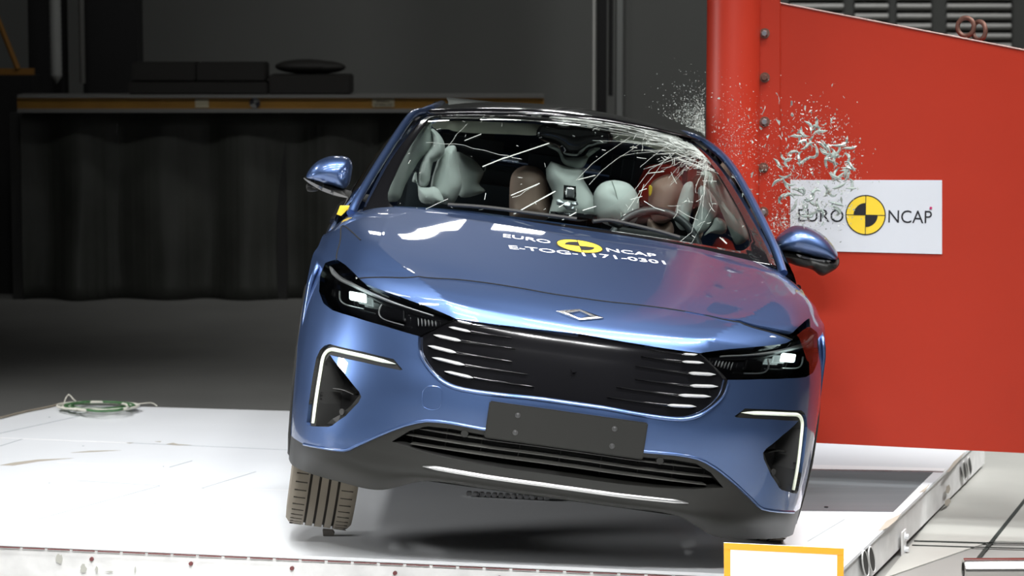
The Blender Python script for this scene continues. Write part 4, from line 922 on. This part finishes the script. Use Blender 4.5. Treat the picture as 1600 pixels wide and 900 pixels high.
rel(cable('cable_tail', [onz(0, 653, .006), onz(40, 643, .006), onz(75, 636, .006), onz(98, 630, .008)], .005, mat('cable_brown', (.30, .26, .20), .6), ''), root)
# small chip below the tyre
c = onz(513, 838); bm = bmesh.new(); prism(bm, [c+Vector(p) for p in ((-.019, 0, .001), (.019, 0, .001), (.022, 0, .010), (.016, 0, .020), (-.021, 0, .024))], (0, .03, 0)); tag(bm_obj('chock', bm, mat('chip_grey', (.22, .20, .18), .7)), 'small grey wedge on the deck under the raised front tyre', 'wedge')
# steel tube at lower right
a = onz(1505, 891, ZF+.045); b = Vector((a.x+1.6, a.y+.03, a.z)); bm = bmesh.new(); lathe(bm, [(.030, 0), (.043, 0), (.045, .004), (.045, (b-a).length), (.03, (b-a).length), (.030, 0)], b-a, a, 40)
tag(bm_obj('steel_tube', bm, mat('brushed_steel', (.55, .54, .52), .22, 1), None, True), 'shiny steel tube lying on the floor at the lower right', 'tube')
# drag-chain piece seen below the bumper
rc = empty('link_chain', onz(790, 772)); tag(rc, 'pale jointed link chain lying on the deck under the car', 'chain')
for k in range(13):
    c = onz(733+k*10, 771+k*.55, .012); bm = bmesh.new(); box(bm, c, (.020, .03, .016), Matrix.Rotation(rng.normal(0, .15), 3, 'Z'), bev=.003); rel(bm_obj('chain_link', bm, SATIN), rc)

# ================= FLOOR DETAILS AND BACKGROUND =================
FP = mat('floor_plate_light', (.40, .40, .37), .5, noise=.8, nscale=3, dark=.82); GRV = mat('groove_dark', (.02, .025, .022), .6)
def onf(px, py, dz=0): return onz(px, py, ZF+dz)
bm = bmesh.new(); prism(bm, [onf(*p, .001) for p in ((1380, 905), (1550, 846), (1700, 850), (1700, 700), (1545, 700))], (0, 0, .004)); tag(bm_obj('floor_plate', bm, FP), 'pale steel floor plate right of the trolley', 'floor plate')
for i, (a, b, w_) in enumerate((((1428, 845.5), (1552, 849), .010), ((1425, 852), (1548, 856), .006), ((1552, 849), (1700, 851), .007), ((1548, 856), (1700, 860), .007), ((1518, 886), (1606, 776), .008))):
    A, B_ = onf(*a, .006), onf(*b, .006); s = (B_-A).cross(Vector((0, 0, 1))).normalized()*w_; bm = bmesh.new(); prism(bm, [A-s, A+s, B_+s, B_-s], (0, 0, .002)); struct(bm_obj('trim_%d' % (i+1), bm, GRV))
YC = 10.0
def bgbox(name, x0, x1, y0, y1, Y, d, m, bev=0):
    a = ony(x0, y1, Y); b = ony(x1, y0, Y); bm = bmesh.new(); box(bm, ((a.x+b.x)/2, Y+d/2, (a.z+b.z)/2), (abs(b.x-a.x), d, abs(b.z-a.z)), bev=bev); return bm_obj(name, bm, m)
# curtain with pleats
CM = mat('black_curtain', (.055, .058, .050), .5, noise=.5, nscale=3, dark=.6)
x0 = ony(27, 300, YC).x; x1 = ony(900, 300, YC).x; ztop = ony(300, 177, YC).z; n = 420; vs = []; fs = []; ks = 14
ph = np.cumsum(rng.uniform(.05, .16, n)); amp = np.interp(np.arange(n), np.arange(0, n, 30), rng.uniform(.05, .13, len(range(0, n, 30))))
for k in range(ks):
    z = ztop+(ZF+.005-ztop)*k/(ks-1)
    for i in range(n): vs.append((x0+(x1-x0)*i/(n-1), YC+.14+amp[i]*(.35+.65*k/(ks-1))*math.sin(ph[i]+.25*math.sin(k*.5+i*.05)), z))
for k in range(ks-1):
    for i in range(n-1): fs.append((k*n+i, k*n+i+1, (k+1)*n+i+1, (k+1)*n+i))
cu = mesh('curtain', vs, fs, CM, smooth=True); md = cu.modifiers.new('t', 'SOLIDIFY'); md.thickness = .004; tag(cu, 'black pleated curtain hanging from the yellow beam at the back left', 'curtain')
bmr = empty('crane_beam', (x0, YC, 1.2)); tag(bmr, 'long dull yellow beam with small labels above the black curtain', 'beam')
YB = mat('beam_yellow_brown', (.34, .17, .02), .5, noise=.6, nscale=4, dark=.7)
rel(bgbox('beam', 27, 850, 153, 170, YC-.05, .18, YB), bmr); rel(bgbox('beam_flange', 27, 850, 148, 153, YC-.08, .24, mat('beam_edge', (.16, .16, .15), .5)), bmr); rel(bgbox('beam_flange', 27, 850, 170, 176, YC-.08, .24, MATS['beam_edge']), bmr)
for k, z in enumerate((27, 440, 845)):
    rel(bgbox('beam_leg', z-6, z+6, 176, 489, YC+.16, .12, PLASTM), bmr)
LB_ = mat('label_cream', (.42, .38, .26), .7); rel(bgbox('label', 305, 326, 155, 168, YC-.056, .004, LB_), bmr); rel(bgbox('label', 582, 616, 154, 167, YC-.056, .004, LB_), bmr)
ctr = ony(398, 161, YC-.06); rr_ = .037
for k in range(4):
    v, f = fan(.0005, rr_, k*PI/2+.4, (k+1)*PI/2+.4, 12); rel(mesh('target_quadrant', [ctr+Vector((x, 0, y)) for x, y in v], f, INK if k % 2 else mat('target_grey', (.18, .18, .17), .7)), bmr)
def word(txt, x0_, x1_, yb, yt, Y, m, par):
    a = ony(x0_, yb, Y); b = ony(x1_, yb, Y); t_ = ony(x0_, yt, Y); vs, fs = text_mesh(txt, 1, 'LEFT'); xs = [v.x for v in vs]; ys_ = [v.y for v in vs]
    rel(mesh('lettering', [Vector((a.x+(v.x-min(xs))/(max(xs)-min(xs))*(b.x-a.x), Y, a.z+(v.y-min(ys_))/(max(ys_)-min(ys_))*(t_.z-a.z))) for v in vs], fs, m), par)
word('SMALL', 588, 610, 160, 156, YC-.062, INK, bmr); word('OVERLAP', 585, 613, 166, 162, YC-.062, INK, bmr)
# dark crates stacked on the beam
for nm, a, lab in (('crate', (200, 418, 128, 148), 'long dark crate lying lowest on the yellow beam'), ('crate', (420, 548, 117, 148), 'dark crate at the right end of the pile on the beam'), ('crate', (205, 305, 98, 127), 'upper left dark crate in the pile on the beam'), ('crate', (307, 414, 98, 127), 'upper middle dark crate in the pile on the beam')):
    o = bgbox(nm, a[0], a[1], a[2], a[3], YC-.05, .35, mat('crate_black', (.012, .011, .009), .7), .01); tag(o, lab, 'crate', 'dark crates on the beam')
# black sacks hump
bm = bmesh.new(); a = ony(478, 104, YC+.1); sphere(bm, (a.x, YC+.12, a.z), (.22, .12, .052)); sphere(bm, (a.x+.12, YC+.12, a.z-.005), (.16, .10, .045)); tag(bm_obj('sack', bm, MATS['crate_black'], None, True), 'slumped black sack on top of the right crate', 'sack')
# columns and duct at the upper left
COLM = mat('column_black', (.010, .010, .010), .8)
tag(bgbox('column', 52, 78, -900, 462, 11.2, .3, COLM), 'narrow black column at the far left behind the yellow beam', 'column')
tag(bgbox('column', 136, 200, -900, 462, 11.2, .3, COLM), 'wide black column between the ribbed duct and the grey wall', 'column')
d0 = ony(88, 120, 10.9); bm = bmesh.new(); pr = []
for k in range(260): pr.append((.040+.004*(k % 2), k*.02))
pr = [(.005, -.05), (.02, -.03)]+pr+[(0, 5.2)]; lathe(bm, pr, (0, 0, 1), d0, 24); tag(bm_obj('ribbed_duct', bm, mat('duct_grey', (.33, .34, .32), .5), None, True), 'pale ribbed vertical duct between two black columns', 'duct')
d0 = ony(129, 130, 10.9); bm = bmesh.new(); cyl(bm, d0, d0+Vector((0, 0, 5.2)), .022, 20); tag(bm_obj('pipe', bm, mat('pipe_dark', (.12, .12, .11), .5), None, True), 'thin dark vertical pipe beside the wide black column', 'pipe')
og = empty('orange_frame', ony(0, 110, 10.6)); tag(og, 'dull orange angled steel frame at the upper left edge', 'frame'); OM = mat('dull_orange', (.28, .13, .02), .6)
bm = bmesh.new(); tube(bm, [ony(-40, -60, 10.6), ony(28, 108, 10.6)], .02, 8); rel(bm_obj('brace', bm, OM, None, True), og); rel(bgbox('rail', -60, 52, 107, 117, 10.6, .06, OM), og)
tag(bgbox('cabinet', -60, 50, 118, 475, 10.5, .4, COLM), 'black cabinet under the orange frame at the far left', 'cabinet')
# post right of centre
ps = empty('door_post', ony(940, 200, 12)); tag(ps, 'tall dark vertical post with a pale edge between grey wall panels', 'post')
rel(bgbox('pale_edge', 925, 933, -900, 455, 12, .06, mat('post_pale', (.50, .50, .47), .5)), ps); rel(bgbox('black_channel', 933, 952, -900, 455, 12.02, .3, COLM), ps); rel(bgbox('grey_jamb', 962, 977, -900, 455, 12.0, .2, mat('jamb_grey', (.20, .21, .20), .7)), ps)
rel(bgbox('black_channel', 952, 962, -900, 150, 12.01, .2, COLM), ps)
struct(bgbox('trim_9', 977, 980, -80, 480, 14.9, .05, mat('panel_gap', (.10, .10, .10), .8)))
# louvres upper right
LM = mat('louvre_white', (.88, .88, .84), .6)
for i, (xa, xb) in enumerate(((1235, 1318), (1336, 1388), (1402, 1455), (1480, 1580))):
    lv = empty('louvre_panel', ony(xa, 60, 14.9)); tag(lv, ['leftmost white louvre panel above the red plate', 'second white louvre panel above the red plate', 'third white louvre panel, left of the lifting eyes', 'rightmost wide white louvre panel behind the lifting eyes'][i], 'louvre', 'louvre panels behind the barrier')
    rel(bgbox('backing', xa-3, xb+3, -30, 150, 14.95, .03, mat('louvre_back', (.09, .09, .085), .8)), lv)
    for k in range(11):
        y = -24+k*15.5; a = ony(xa, y, 14.85); b = ony(xb, y+7, 14.85); bm = bmesh.new(); box(bm, ((a.x+b.x)/2, 14.88, (a.z+b.z)/2), (b.x-a.x, .06, abs(a.z-b.z)*.8), Matrix.Rotation(R(-25), 3, 'X')); rel(bm_obj('slat', bm, LM), lv)
# dummy heads
def dummy(lab, poly, Y, extra):
    r_ = empty('crash_test_dummy', CAR_M @ incar(poly[0][0], poly[0][1], Y)); tag(r_, lab, 'crash test dummy', None)
    hd_ = pillow('head', poly, Y, .10, .10, SKIN, car, n=20); hd_.parent = r_; hd_.matrix_parent_inverse = r_.matrix_basis.inverted() @ CAR_M; 
    hd_.matrix_parent_inverse = Matrix.Translation(r_.location).inverted() @ CAR_M
    for nm, P, Y2, f_, b_, m_ in extra:
        o = pillow(nm, P, Y2, f_, b_, m_, car, n=16); o.parent = r_; o.matrix_parent_inverse = Matrix.Translation(r_.location).inverted() @ CAR_M
    return r_
dummy('tan rounded dummy in the passenger seat between white airbags', [(796, 335), (797, 285), (805, 266), (824, 258.5), (843, 264), (853, 278), (858, 306), (858, 340), (827, 346), (800, 342)], 2.22, [('torso', [(780, 352), (800, 345), (850, 345), (875, 360), (880, 400), (770, 390)], 2.34, .1, .08, LEATHER)])
dummy('brown dummy head with red patch behind the steering wheel', [(1016, 290), (1028, 278), (1046, 272), (1060, 278), (1068, 292), (1067, 308), (1061, 325), (1051, 341), (1036, 350), (1020, 344), (1013, 320)], 2.06,
      [('red_patch', [(1014, 258), (1048, 258), (1062, 270), (1064, 290), (1040, 322), (1016, 321), (1000, 315), (997, 288), (1004, 270)], 2.20, .06, .04, REDSTRAP), ('neck', [(1013, 342), (1030, 350), (1048, 346), (1053, 362), (1045, 372), (1015, 368)], 2.08, .06, .05, SKIN), ('ear_patch', [(1014, 290), (1019, 292), (1018, 303), (1014, 306)], 1.99, .004, .01, YELLOW), ('torso', [(1000, 372), (1060, 372), (1080, 400), (1070, 430), (1000, 430)], 2.25, .1, .1, LEATHER)])
fl = empty('flash_unit', CAR_M @ incar(890, 330, 1.98)); tag(fl, 'small dark flash lamp on a bracket before the white centre airbag', 'flash unit')
for nm, P, Y2, f_, b_, m_ in (('lamp_box', [(881, 289), (900, 291), (901, 315), (880, 312)], 1.98, .02, .03, MATS['gloss_black']), ('reflector', [(885, 293), (897, 294), (897, 310), (884, 308)], 1.955, .004, .004, SATIN), ('bracket', [(869, 313), (873, 311), (880, 315), (892, 317), (902, 314), (904, 320), (896, 322), (899, 330), (886, 328), (880, 322), (870, 320)], 1.97, .006, .01, STEEL), ('base', [(860, 330), (905, 333), (932, 336), (934, 345), (860, 340)], 1.96, .02, .05, MATS['gloss_black'])):
    o = pillow(nm, P, Y2, f_, b_, m_, car, rnd=False, smooth=False, n=10); o.parent = fl; o.matrix_parent_inverse = Matrix.Translation(fl.location).inverted() @ CAR_M
